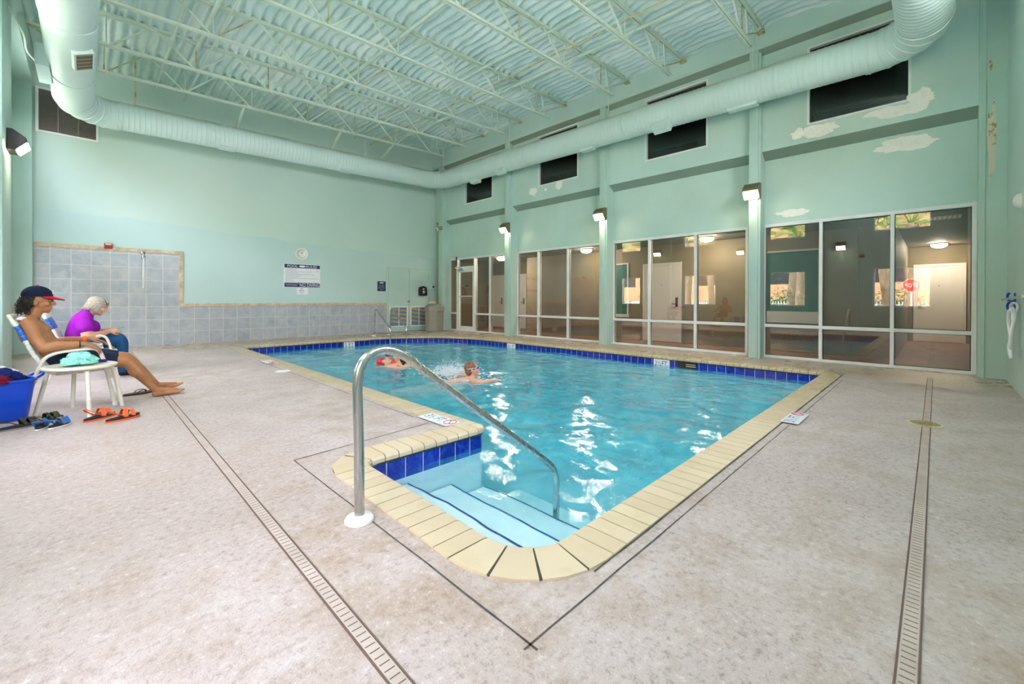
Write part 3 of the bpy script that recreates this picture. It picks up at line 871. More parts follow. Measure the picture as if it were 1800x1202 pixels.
# left wall with windows
LW = [(.10, 1.60, .86, 2.27), (3.60, 4.90, .86, 2.27), (6.94, 8.40, .86, 2.27), (10.60, 11.95, .86, 2.27)]
LU = [(a, b, 3.55, 4.97) for a, b, _, _ in LW]
H = LW+LU
mb = MB(); wallgrid(mb, 'X', XL-.22, XL, cuts(YN-.3, YB+.2, H, 0), cuts(-.05, ZTOP, H, 2), H)
struct(build(mb, 'wall_left', 'mint_wall'), 'mint green outside wall with windows and piers', 'wall')
for i, (a, b, z0, z1) in enumerate(H):
    t = sroot('window_%d' % (9+i), (XL, a, z0)); mb = MB(); w = .05
    for q in [(a, a+w, z0, z1), (b-w, b, z0, z1), (a+w, b-w, z0, z0+w), (a+w, b-w, z1-w, z1)]: mb.box(XL-.16, XL-.06, *q)
    build(mb, 'frame', 'alu_white', t)
    mb = MB(); mb.box(XL-.115, XL-.11, a+.02, b-.02, z0+.02, z1-.02); build(mb, 'pane', 'clear_glass', t)
for i, (a, b, z0, z1) in enumerate(NWIN_ADDED):  # added windows out of view, extra daylight for the deck
    t = sroot('window_%d' % (19+i), (a, YN, z0)); mb = MB(); w = .05
    for q in [(a, a+w, z0, z1), (b-w, b, z0, z1), (a+w, b-w, z0, z0+w), (a+w, b-w, z1-w, z1)]: mb.box(q[0], q[1], YN-.15, YN-.05, q[2], q[3])
    build(mb, 'frame', 'alu_white', t)
    mb = MB(); mb.box(a+.02, b-.02, YN-.105, YN-.1, z0+.02, z1-.02); build(mb, 'pane', 'clear_glass', t)
for a, b, xp in [(2.0, 2.98, XPIER), (5.45, 6.40, XL+.03), (8.95, 9.93, XPIER)]:
    mb = MB(); mb.rbox(XL-.02, xp, a, b, -.01, 5.75, .01); struct(build(mb, 'column', 'mint_trim', smooth=30))
mb = MB(); mb.rbox(XL-.02, XT0-.005, 12.92, YB+.05, -.01, 5.75, .006); struct(build(mb, 'column', 'mint_trim', smooth=30))
mb = MB(); mb.box(XL-.02, XL+.012, 9.93, 12.92, 0, .86); mb.box(XL-.02, XL+.012, 11.99, 12.92, .86, .915)
struct(build(mb, 'trim_9', 'tile_grey'))
mb = MB(); mb.rbox(XL-.02, XL+.03, 11.98, 12.92, .915, .99, .005); struct(build(mb, 'trim_10', 'tan_trim'))
mb = MB(); mb.box(XL-.02, -.76, YN-.2, YB+.05, 5.45, ZTOP); struct(build(mb, 'beam', 'mint_trim'))

# ceiling: sprayed foam over fluted deck
mb = MB(); nx, ny = 400, 200
x0, x1, y0, y1 = XL-.1, 9.05, YN-.1, YB+.05
vs = []
JY = [2.34, 3.82, 5.13, 6.98, 8.60, 10.2, 11.5]
for i in range(nx+1):
    x = x0+(x1-x0)*i/nx
    for j in range(ny+1):
        y = y0+(y1-y0)*j/ny
        ph = x+.03*noise.noise((x*.7, y*.35, 1))+.016*noise.noise((x*2, y*1.2, 5))
        amp = .060+.020*noise.noise((x*.5, y*.5, 3))
        z = zdeck(x, y)+amp*.75*math.tanh(1.6*sin(ph*2*pi/.17))
        z += .04*noise.noise((x*1.2, y*1.2, 0))+.036*noise.noise((x*4.5, y*3.2, 2))+.024*noise.noise((x*11, y*8, 4))
        dj = min(abs(y-q) for q in JY)
        z -= .085*exp(-(dj/.10)**2)*(.75+.6*noise.noise((x*3, y*3, 8)))
        vs.append((x, y, z))
mb.add(vs, [(i*(ny+1)+j, i*(ny+1)+j+1, (i+1)*(ny+1)+j+1, (i+1)*(ny+1)+j) for i in range(nx) for j in range(ny)])
ce = build(mb, 'ceiling', 'spray_foam', smooth='all', normals=False); struct(ce, 'lumpy mint green sprayed foam ceiling over a fluted deck', 'ceiling')
mb = MB(); mb.box(XL-.3, 17, YN-.3, YB+.3, ZTOP, ZTOP+.2); struct(build(mb, 'roof', 'upper_dark'))
# ------------------------------------------------------------------ corridor behind the glass
HC = 2.55
def sb(name, mat, *boxes, label=None, cat=None):
    mb = MB()
    for b in boxes: mb.box(*b)
    return struct(build(mb, name, mat), label, cat)
sb('floor_hall', 'hall_floor', (9.45, 16.2, YN-.1, .55, -.1, -.002), (9.45, 10.9, .55, 10.05, -.1, -.002), (9.45, 11.9, 10.05, YB+.1, -.1, -.002))
sb('ceiling_hall', 'hall_ceiling', (9.46, 16.2, YN-.2, YB+.2, HC, HC+.08))
sb('wall_hall', 'hall_wall', (10.8, 10.95, .55, 9.55, -.1, HC), (10.95, 16.1, .55, .7, -.1, HC), (16.0, 16.15, YN-.2, .7, -.1, HC), (9.5, 16.1, YN-.2, YN-.02, -.1, HC),
   (10.95, 11.85, 9.85, 10.03, -.1, HC), (11.7, 11.85, 10.03, YB+.2, -.1, HC), (9.5, 11.85, YB+.02, YB+.2, -.1, HC))
sb('wall_hall_pier', 'hall_pier', (10.78, 10.95, 9.55, 10.03, -.1, HC))
sb('floor_upper', 'upper_dark', (9.5, 12.5, YN-.2, YB+.2, 2.9, 3.0)); sb('wall_upper', 'upper_dark', (12.4, 12.5, YN-.2, YB+.2, 3.0, ZTOP), (9.5, 12.5, YN-.3, YN-.2, 3.0, ZTOP), (9.5, 12.5, YB+.2, YB+.3, 3.0, ZTOP))
def hall_door(n, X, a, b, facing, hinge_lo, panels=False, label=''):
    """white door with frame on plane X, between y=a..b, room side is -X"""
    t = sroot('door_%d' % n, (X, a, 0)); mb = MB(); f = .055
    for i, q in enumerate([(a, a+f, 0, 2.08), (b-f, b, 0, 2.08), (a+.001, b-.001, 2.02, 2.079)]): mb.rbox(X-.035+.001*(i == 2), X, q[0], q[1], q[2], q[3], .004)
    build(mb, 'door_frame', 'door_white', t)
    mb = MB(); mb.rbox(X-.018, X-.001, a+f, b-f, .008, 2.02, .003)
    if panels:
        c = (a+b)/2
        for (p, q, r, s) in [(a+.12, b-.12, .2, .85), (a+.12, b-.12, 1.0, 1.85)]: mb.rbox(X-.026, X-.015, p, q, r, s, .006)
    lf = build(mb, 'leaf', 'door_white', t)
    y = a+f+.07 if hinge_lo else b-f-.07
    mb = MB(); mb.rbox(X-.03, X-.015, y-.03, y+.03, .93, 1.17, .004); mb.tube([(X-.03, y, 1.0), (X-.07, y, 1.0)], .011); mb.tube([(X-.07, y, 1.0), (X-.07, y+(.11 if hinge_lo else -.11), 1.0)], .010)
    build(mb, 'lock', 'dark_bronze', lf)
    mb = MB(); mb.ell((X-.02, (a+b)/2, 1.5), (.006, .012, .012)); build(mb, 'peephole', 'black_plastic', lf)
    return t
hall_door(3, 10.8, 4.62, 5.69, -1, True); hall_door(4, 16.0, -.55, .44, -1, False); hall_door(5, 11.7, 10.9, 11.42, -1, True, True); hall_door(6, 11.7, 12.1, 12.75, -1, True, True)
for n, (a, b, z0, z1) in enumerate([(1.70, 2.78, .86, 2.19), (6.13, 6.95, .70, 2.14)]):
    t = sroot('window_%d' % (17+n), (10.8, a, z0)); mb = MB()
    for q in [(a, a+.035, z0, z1), (b-.035, b, z0, z1), (a+.035, b-.035, z1-.035, z1)]: mb.box(10.76, 10.8, *q)
    mb.rbox(10.74, 10.8, a-.02, b+.02, z0-.25 if n == 0 else z0-.09, z0, .005); build(mb, 'frame', 'alu_white', t)
    mb = MB(); mb.box(10.785, 10.797, a+.03, b-.03, z0, z1-.03); build(mb, 'blind', 'teal_blind', t)
emis('lamp_dome', (255, 242, 220), 100)
def dome(x, y, lab):
    t = thing('ceiling_lamp', (x, y, HC), lab, 'lamp', 'round ceiling lamps in the corridor')
    mb = MB(); mb.lathe([(0, -.0), (.17, 0), (.17, -.03), (.0, -.03)], (x, y, HC), seg=24); build(mb, 'canopy', 'steel', t, True)
    mb = MB(); mb.lathe([(.15, -.03), (.145, -.06), (.11, -.095), (.05, -.112), (.001, -.115)], (x, y, HC), seg=24); build(mb, 'diffuser', 'lamp_dome', t, True)
dome(10.05, 7.05, 'lit round ceiling lamp left of the second column counting from the hose wall')
dome(10.05, 10.55, 'lit round ceiling lamp seen behind the glazing beside the glass door')
dome(10.05, 3.73, 'lit round ceiling lamp in the corridor outside the white door')
dome(15.2, -.05, 'lit round ceiling lamp in the short hall ending in a white door')
def hall_vent(x, y, lab):
    t = thing('air_vent', (x, y, HC), lab, 'vent', 'square vents in the corridor ceiling'); mb = MB(); mb.rbox(x-.2, x+.2, y-.2, y+.2, HC-.012, HC-.001, .003); build(mb, 'vent_frame', 'white_paint', t)
    mb = MB()
    for k in range(6): mb.box(x-.16, x+.16, y-.16+k*.06, y-.14+k*.06, HC-.016, HC-.012)
    build(mb, 'slats', 'vent_slat', t)
hall_vent(10.1, 3.1, 'square white vent in the corridor ceiling near the white door'); hall_vent(10.5, -.1, 'square white vent in the corridor ceiling near the hose wall')
hall_vent(10.3, 9.6, 'square white vent in the corridor ceiling near the glass door')

# ------------------------------------------------------------------ bar joists
lab = ['bar joist under the foam ceiling, closest to the hose wall', 'second bar joist counting from the hose wall', 'third bar joist counting from the hose wall', 'middle bar joist of the seven under the foam ceiling',
       'third bar joist counting from the end wall', 'second bar joist counting from the end wall', 'bar joist nearest the end wall with the rules sign']
def joist(y, label):
    xm = 4.0; t = thing('bar_joist', (xm, y, zchord(xm, y)), label, 'joist', 'bar joists under the foam ceiling')
    zb = lambda x: zchord(x, y); zt = lambda x: zchord(x, y)+.53
    a, b = -.25, 8.32
    mb = MB()
    for s in (-1, 1): mb.bar((a, y+s*.022, zb(a)), (b, y+s*.022, zb(b)), .029, .034); 
    build(mb, 'bottom_chord', 'joist_paint', t)
    mb = MB()
    for s in (-1, 1): mb.bar((-.76, y+s*.03, zt(-.76)), (XBEAM+.01, y+s*.03, zt(XBEAM)), .045, .05)
    build(mb, 'top_chord', 'joist_paint', t)
    n = 6; p = (b-a-1.0)/n; xs = [a+.5+p*k for k in range(n+1)]
    def web(x0, z0, x1, z1, kind):
        mb = MB()
        if kind: mb.bar((x0, y, z0), (x1, y, z1), .03, .03, up=(0, 1, 0))
        else: mb.tube([(x0, y, z0), (x1, y, z1)], .011, 8)
        build(mb, 'web', 'joist_paint' if kind or R.random() < .6 else 'rusty_rod', t)
    for k, x in enumerate(xs):
        web(x, zb(x), x, zt(x), 0)
        if k < n:
            xc = x+p/2; web(x+.02, zb(x), xc-.03, zt(xc), R.random() < .3); web(xc+.03, zt(xc), xs[k+1]-.02, zb(xs[k+1]), 1)
    web(xs[-1]+.05, zb(xs[-1]), XBEAM-.02, zt(XBEAM)-.02, 0); web(xs[-1]+.3, zb(xs[-1]+.3), xs[-1]+.2, zt(xs[-1]+.2), 1)
    web(xs[0]-.05, zb(xs[0]), -.74, zt(-.74)-.02, 0)
    mb = MB(); mb.rbox(XBEAM-.09, XBEAM+.005, y-.06, y+.06, zt(XBEAM)-.07, zt(XBEAM)-.03, .006); build(mb, 'seat', 'rusty_rod', t)
for y, l in zip(JY, lab): joist(y, l)
# pipes and rods running across the joists
def pipe(name, x, y0, y1, dz, r, mat, label):
    y = (y0+y1)/2; mb = MB(); pts = [(x, y0+(y1-y0)*k/8, zdeck(x, y0+(y1-y0)*k/8)-dz) for k in range(9)]
    mb.tube(pts, r, 10); tag(build(mb, name, mat, None, True, at=(x, y, zdeck(x, y)-dz)), label, 'pipe', 'pipes across the joists')
pipe('ceiling_pipe', 4.1, -.5, 12.75, .26, .036, 'white_pipe', 'thick off-white pipe running across the joists over the middle of the pool')
pipe('ceiling_pipe', 1.52, -.5, 11.0, .22, .04, 'white_pipe', 'thick pale pipe across the joists near the left run of duct')
pipe('ceiling_pipe', 1.12, 2, 12.6, .30, .03, 'white_pipe', 'slim pale pipe across the joists closest to the left run of duct')
pipe('ceiling_pipe', 1.68, 6.5, 12.95, .34, .018, 'joist_paint', 'thin mint rod across the joists beside the thick left pipe')
pipe('ceiling_pipe', 5.9, -.5, 12.8, .28, .020, 'white_pipe', 'thin off-white pipe across the joists right of the thick middle pipe')
pipe('ceiling_pipe', 7.0, -.5, 12.9, .26, .034, 'white_pipe', 'thick off-white pipe across the joists nearest the wall of high windows')
pipe('ceiling_pipe', 6.45, -.5, 12.9, .36, .013, 'rusty_rod', 'thin rusty rod hung across the joists close to the wall of high windows')
for x, y0, z0, y1, z1, lab_ in [(2.65, 13.08, 4.98, 11.5, 5.75, 'pale brace rod from the last joist to the end wall, left of the middle'), (5.0, 13.08, 5.15, 11.5, 5.85, 'pale brace rod from the last joist to the end wall, right of the middle'), (6.6, 13.08, 5.3, 11.5, 5.9, 'pale brace rod from the last joist to the end wall near the corner')]:
    mb = MB(); mb.bar((x, y0, z0), (x, y1, z1), .05, .05); tag(build(mb, 'brace_rod', 'joist_paint', at=(x, y0, z0)), lab_, 'brace', 'brace rods at the end wall')

# ------------------------------------------------------------------ duct
RD = .285
zL = 4.93
def zB(x): return 4.94+.029*x
def zR(y): return 4.925+.0195*y
duct = thing('air_duct', (8.6, 6, zR(6)), 'large round mint painted spiral duct looping around the room below the ceiling', 'duct')
def run(name, a, b, r=RD, pitch=.088, seam=1.25, dense=True):
    a, b = Vector(a), Vector(b); L = (b-a).length; d = (b-a)/L; pts, rs = [], []
    n = int(L/pitch)
    for k in range(n):
        s = k*L/n
        for q, rr in ((0, r), (.62, r), (.80, r+.0055), (.98, r)): pts.append(a+d*(s+q*L/n)); rs.append(rr)
    pts.append(b); rs.append(r)
    mb = MB(); mb.tube(pts, rs, 36)
    return build(mb, name, 'duct_paint', duct, 28)
def ring(parent, c, d, r):
    mb = MB(); c = Vector(c); d = Vector(d).normalized(); mb.tube([c-d*.012, c-d*.008, c+d*.008, c+d*.012], [r, r+.009, r+.009, r], 36, caps=False); return build(mb, 'collar', 'duct_paint', parent, 30)
def elbow(p, d1, d2, rad, r=RD, gores=5):
    p, d1, d2 = Vector(p), Vector(d1).normalized(), Vector(d2).normalized(); a = p-d1*rad; pts = []
    for k in range(gores+1):
        t = pi/2*k/gores; pts.append(p-d1*rad+d1*rad*sin(t)+d2*rad*(1-cos(t)))
    mb = MB(); fine = [Vector(a)-d1*.05]+pts+[pts[-1]+d2*.05]; mb.tube(fine, r+.004, 36, caps=False)
    e = build(mb, 'elbow', 'duct_paint', duct, 12)
    for k in range(gores+1):
        q = pts[k]; t = pi/2*k/gores; ring(e, q, d1*cos(t)+d2*sin(t), r+.004)
    return e
ex = .62
run('left_run', (-.16, 1.5, zL), (-.16, 12.2-ex, zL)); elbow((-.16, 12.2, zL), (0, 1, 0), (1, 0, 0), ex)
run('back_run', (-.16+ex, 12.2, zB(.4)), (8.6-.42, 12.2, zB(8.2))); elbow((8.6, 12.2, zB(8.6)), (1, 0, .03), (0, -1, -.02), .42, gores=3)
run('right_run', (8.6, 12.2-.42, zR(11.8)), (8.6, .13+ex, zR(.7))); elbow((8.6, .13, zR(.13)), (0, -1, 0), (-1, 0, 0), ex)
run('near_run', (8.6-ex, .13, zR(.13)), (3.2, .13, zR(.13)))
for y in (10.6, 7.9, 4.95, 2.0): ring(duct, (8.6, y, zR(y)), (0, 1, 0), RD+.004)
for x in (2.0, 4.3, 6.6): ring(duct, (x, 12.2, zB(x)), (1, 0, 0), RD+.004)
for y in (8.2, 10.3): ring(duct, (-.16, y, zL), (0, 1, 0), RD+.004)
def register(c, ax, out, L=.34, W=.16, H=.1, vanes=False):
    """outlet box: c on duct axis, ax along duct, out = direction it points"""
    c, ax, out = Vector(c), Vector(ax).normalized(), Vector(out).normalized(); sd = ax.cross(out)
    base = c+out*(RD-.03); mb = MB(); mb.obox(base+out*(H/2+.015), ax*L/2, sd*W/2, out*(H/2+.015)); b = build(mb, 'register', 'duct_paint', duct)
    mb = MB(); mb.obox(base+out*(H+.031), ax*(L/2-.03), sd*(W/2-.025), out*.002); build(mb, 'register_opening', 'vent_dark' if vanes else 'duct_paint', b)
    mb = MB()
    for k in range(5): mb.obox(base+out*(H+.034)+ax*(-L/2+.05+k*(L-.1)/4), ax*.006, sd*(W/2-.025), out*.003)
    build(mb, 'register_vanes', 'louver_tan' if vanes else 'duct_paint', b)
dn = (-.45, 0, -.9)
register((8.6, 8.9, zR(8.9)), (0, 1, 0), dn); register((8.6, 4.05, zR(4.05)), (0, 1, 0), dn, .36, .2, .13); register((8.6, 10.2, zR(10.2)), (0, 1, 0), (0, 0, -1)); register((8.6, 6.0, zR(6)), (0, 1, 0), (0, 0, -1), H=.04); register((8.6, 2.55, zR(2.5)), (0, 1, 0), (0, 0, -1), .5, .16, .04)
register((2.4, 12.2, zB(2.4)), (1, 0, 0), (0, -.3, -1), H=.03); register((5.3, 12.2, zB(5.3)), (1, 0, 0), (0, -.3, -1), H=.03)
register((-.16, 9.05, zL), (0, 1, 0), (.45, -.0, -.9), .62, .24, .04, True); register((-.16, 10.3, zL), (0, 1, 0), (-1, 0, -.05), .8, .34, .12)
for (x, y, z0) in [(8.6, 11.9, 5.95), (8.6, 8.7, 5.86), (8.6, 5.42, 5.78), (8.6, 2.38, 5.72)]:
    mb = MB(); mb.bar((x, y, zR(y)+RD-.01), (x, y, zdeck(x, y)-.02), .03, .012, up=(0, 1, 0)); build(mb, 'hanger', 'white_pipe', duct)
for x in (.75, 5.95):
    mb = MB(); mb.bar((x, 12.2, zB(x)+RD-.01), (x, 12.2, zdeck(x, 12.2)-.02), .03, .012, up=(0, 1, 0)); build(mb, 'hanger', 'rusty_rod' if x < 1 else 'white_pipe', duct)

# conduit along the beam
mb = MB(); mb.tube([(XBEAM-.012, y, 5.885+.0*y) for y in (1.9, 6, 12.9)], .009, 8)
tag(build(mb, 'conduit', 'joist_paint', None, True, at=(XBEAM, 6, 5.88)), 'thin mint conduit clipped along the beam above the high windows', 'conduit')
mb = MB(); mb.tube(catmull([(XPIER+.0, 9.6, 5.35), (-.72, 10.6, 5.42), (-.70, 11.0, 5.3), (-.5, 11.6, 5.28), (-.3, 12.2, 5.3)], 5), .014, 8)
tag(build(mb, 'conduit', 'joist_paint', None, True, at=(-.7, 11, 5.3)), 'mint conduit bending down from the left beam behind the duct', 'conduit')

# ------------------------------------------------------------------ wall packs
emis('lamp_lens', (255, 236, 200), 62)
def wallpack(p, out, w, label, mat='bronze'):
    p, out = Vector(p), Vector(out); sd = Vector((0, 0, 1)).cross(out)
    t = thing('wall_lamp', p, label, 'lamp', 'lit wall lamps')
    prof = [(0, .15), (0, -.15), (.085, -.15), (.20, -.01), (.185, .05), (.06, .15)]
    mb = MB(); n = len(prof)
    v = [p+out*a+Vector((0, 0, b))+sd*s*w/2 for s in (-1, 1) for a, b in prof]
    mb.add(v, [tuple(range(n)), tuple(reversed(range(n, 2*n)))]+[(i, (i+1) % n, (i+1) % n+n, i+n) for i in range(n)])
    o = build(mb, 'housing', mat, t)
    bv = o.modifiers.new('b', 'BEVEL'); bv.width = .012; bv.segments = 2
    a, b = p+out*.092+Vector((0, 0, -.147)), p+out*.198+Vector((0, 0, -.018)); d = (b-a).normalized(); nn = (out*.13+Vector((0, 0, -.115))).normalized()
    c = (a+b)/2+nn*.008
    mb = MB(); mb.obox(c, d*(b-a).length*.46, sd*(w/2-.02), nn*.012); build(mb, 'lens', 'lamp_lens', t)
for (y, z), l in zip([(9.215, 3.27), (5.845, 3.21), (2.48, 3.17)], ['lit wall lamp on the third column counting from the hose wall', 'lit wall lamp on the second column counting from the hose wall', 'lit wall lamp on the column nearest the hose wall']):
    wallpack((XCOL, y, z), (-1, 0, 0), .28, l)
wallpack((XPIER, 9.52, 3.38), (1, 0, 0), .36, 'lit dark bronze lamp on the left pier above the seated man', 'dark_bronze')
wallpack((XL+.03, 5.9, 3.2), (1, 0, 0), .3, 'lit lamp on the outside wall mirrored in the glazing, middle pier', 'dark_bronze')
wallpack((XPIER, 2.47, 3.1), (1, 0, 0), .3, 'lit lamp on the outside wall mirrored in the glazing, pier nearest the hose wall', 'dark_bronze')
t = thing('security_camera', (XCOL, 12.62, 3.66), 'small grey security camera on the corner column', 'camera')
mb = MB(); mb.rbox(XCOL-.09, XCOL, 12.5, 12.66, 3.6, 3.72, .012); build(mb, 'housing', 'grey_bin', t)
mb = MB(); mb.ell((XCOL-.1, 12.68, 3.62), (.06, .06, .06)); build(mb, 'head', 'white_plastic', t, True)
mb = MB(); mb.ell((XCOL-.15, 12.67, 3.6), (.022, .022, .022)); build(mb, 'lens', 'black_plastic', t, True)

# ------------------------------------------------------------------ outdoors, seen mirrored in the glazing
sb('ground', 'asphalt', (-70, XL-.24, -40, 70, -.3, -.06), (XL-.24, 40, -40, YN-.3, -.3, -.06)); sb('lawn', 'lawn', (-11.5, -6.2, -20, 45, -.06, -.04))
bt = thing('parking_building', (-24, 12, -.06), 'tan concrete parking building with dark open storeys outside, mirrored in the glass', 'building')
mb = MB()
for k in range(5): mb.box(-34, -24, -30, 60, 1.05+k*2.75, 2.5+k*2.75)
for k in range(16): mb.box(-24.2, -23.7, -28+k*5.6, -27.1+k*5.6, -.06, 13.5)
build(mb, 'storeys', 'tan_building', bt)
mb = MB(); mb.box(-33, -25, -30, 60, -.05, 12.5); build(mb, 'openings', 'building_dark', bt)
def palm(x, y, h, r, lean, label, k):
    t = thing('palm_tree', (x, y, -.05), label, 'palm', 'palms outside the windows'); rr = random.Random(k)
    pts = [Vector((x+lean*(q/8)**2, y+.3*lean*sin(q), -.06+h*q/8)) for q in range(9)]
    mb = MB(); mb.tube(catmull(pts, 3), [1.3*r*(1.15-.3*i/24+.05*(i % 2)) for i in range(25)], 10); build(mb, 'trunk', 'palm_trunk', t, True)
    top = pts[-1]; mb = MB()
    for q in range(26):
        a = rr.uniform(0, 2*pi); el = rr.uniform(-.5, 1.2); d = Vector((cos(a)*cos(el), sin(a)*cos(el), sin(el))); L = rr.uniform(.9, 1.4)
        c = top+d*L; s = d.cross(Vector((0, 0, 1))).normalized(); u = s.cross(d)
        mb.tube([top, top+d*L*.5, c], [.02, .015, .01], 5)
        for w in range(13):
            b = -1.25+2.5*w/12; dd = (d*cos(b)+s*sin(b)).normalized(); tip = c+dd*.62-Vector((0, 0, .18+.1*abs(b))); wv = dd.cross(u).normalized()*.035
            mid = c+dd*.34
            mb.add([c, mid+wv, tip, mid-wv, mid+u*.02], [(0, 1, 4), (1, 2, 4), (2, 3, 4), (3, 0, 4)])
    build(mb, 'crown', 'palm_leaf', t, normals=False)
for k, (x, y, h, r, l, lb) in enumerate([(-7.2, .75, 4.6, .17, .2, 'palm with a thick trunk right beside the stop sign outside'), (-9.5, 1.75, 4.9, .19, -.3, 'palm standing just behind the stop sign outside'), (-6.4, 2.35, 4.2, .12, .2, 'slim palm on the lawn left of the stop sign outside'),
        (-7.4, 5.0, 4.3, .13, .1, 'palm outside the second window, with a slim trunk'), (-10.5, 5.9, 5.2, .2, .2, 'palm outside the second window, with a grey thick trunk'), (-8.6, 9.9, 4.9, .13, -.2, 'slim palm outside the third window'), (-7.6, 10.9, 4.8, .17, .2, 'thicker palm outside the third window'), (-8.2, 15.9, 4.9, .16, .1, 'palm outside the window nearest the end wall')]): palm(x, y, h, r, l, lb, k)
for k, (x, y, s) in enumerate([(-13.4, 1.5, 1.2), (-13.2, 4.0, 1.0), (-13.4, 6.9, 1.2), (-13.3, 10.4, 1.1), (-13.2, 16.5, 1.0)]):
    t = thing('shrub', (x, y, -.06), 'leafy green shrub by the outdoor fence, ' + ['behind the stop sign', 'between the first and second window', 'outside the second window', 'outside the third window', 'outside the last window'][k], 'shrub', 'shrubs by the fence')
    mb = MB(); rr = random.Random(40+k)
    for q in range(1000):
        c = Vector((x+rr.gauss(0, .3)*s, y+rr.gauss(0, .45)*s, .05+abs(rr.gauss(.5, .45))*s)); d = Vector((rr.gauss(0, 1), rr.gauss(0, 1), rr.gauss(0, .8))).normalized(); u = d.orthogonal().normalized()
        L = rr.uniform(.045, .09)*s; mb.add([c-d*L, c+u*L*.45, c+d*L, c-u*L*.45], [(0, 1, 2, 3)])
    build(mb, 'foliage', 'hedge_leaf', t, normals=False)
t = thing('picket_fence', (-11.6, 12, -.06), 'white picket fence at the edge of the lawn outside', 'fence'); mb = MB()
for z in (.25, .85): mb.box(-11.62, -11.58, -15, 40, z, z+.06)
for k in range(0, 367): mb.box(-11.66, -11.62, -15+k*.15, -14.93+k*.15, -.06, 1.05)
build(mb, 'pickets', 'white_paint', t)
t = thing('stop_sign', (-4.6, .70, -.06), 'red octagonal STOP sign on a white post outside, mirrored in the glass', 'sign')
mb = MB(); mb.tube([(-4.63, .70, -.06), (-4.63, .70, 1.9)], .03, 8); build(mb, 'post', 'white_paint', t)
oc = lambda r: [(.70+r*cos(pi/8+k*pi/4), 1.72+r*sin(pi/8+k*pi/4)) for k in range(8)]
mb = MB(); mb.prism(oc(.28), 'X', -4.6, -4.59); f = build(mb, 'face', 'white_sign', t)
mb = MB(); mb.prism(oc(.262), 'X', -4.59, -4.587); build(mb, 'red_field', 'stop_red', f)
text('STOP', 'lettering', (-4.586, .70, 1.72), (0, 1, 0), (0, 0, 1), .38, .17, 'white_sign', f)

# ------------------------------------------------------------------ daylight
w = bpy.data.worlds.new('World'); SC.world = w; w.use_nodes = True; nt = w.node_tree; nt.nodes.clear()
o = nt.nodes.new('ShaderNodeOutputWorld'); bg = nt.nodes.new('ShaderNodeBackground'); tc = nt.nodes.new('ShaderNodeTexCoord'); sx = nt.nodes.new('ShaderNodeSeparateXYZ'); rp = nt.nodes.new('ShaderNodeValToRGB')
nt.links.new(tc.outputs['Generated'], sx.inputs[0]); nt.links.new(sx.outputs[2], rp.inputs[0])
rp.color_ramp.elements[0].position = 0; rp.color_ramp.elements[0].color = (1, .93, 1, 1); rp.color_ramp.elements[1].position = .7; rp.color_ramp.elements[1].color = (.80, .82, 1, 1)
nt.links.new(rp.outputs[0], bg.inputs[0]); bg.inputs[1].default_value = 13.0; nt.links.new(bg.outputs[0], o.inputs[0])
sd = bpy.data.lights.new('sun', 'SUN'); sd.energy = 15; sd.angle = .01; sd.color = (1, .95, .86); so = bpy.data.objects.new('sun', sd); COL.objects.link(so)
so.rotation_euler = Vector((-.35, -.5, -.75)).to_track_quat('-Z', 'Y').to_euler()
def portal(y0, y1, z0, z1, near=False):
    l = bpy.data.lights.new('window_portal', 'AREA'); l.shape = 'RECTANGLE'; l.size = y1-y0; l.size_y = z1-z0; l.cycles.is_portal = True
    ob = bpy.data.objects.new('window_portal', l); COL.objects.link(ob); ob.location = (XL-.24, (y0+y1)/2, (z0+z1)/2); ob.rotation_euler = Vector((1, 0, 0)).to_track_quat('-Z', 'Y').to_euler()
    if near: ob.location = ((y0+y1)/2, YN-.22, (z0+z1)/2); ob.rotation_euler = Vector((0, 1, 0)).to_track_quat('-Z', 'Z').to_euler()
    
for h in H: portal(*h)
for h in NWIN_ADDED: portal(*h, True)  # sampling portals for the added near-wall windows
SC.view_settings.view_transform = 'Standard'; SC.view_settings.look = 'None'; SC.view_settings.gamma = 1; SC.view_settings.use_curve_mapping = False
SC.view_settings.exposure = .95
cy = SC.cycles
cy.max_bounces = 14; cy.diffuse_bounces = 6; cy.glossy_bounces = 5; cy.transparent_max_bounces = 24; cy.transmission_bounces = 6; cy.volume_bounces = 0
cy.caustics_reflective = False; cy.caustics_refractive = False; cy.sample_clamp_indirect = 6
cy.use_denoising = True
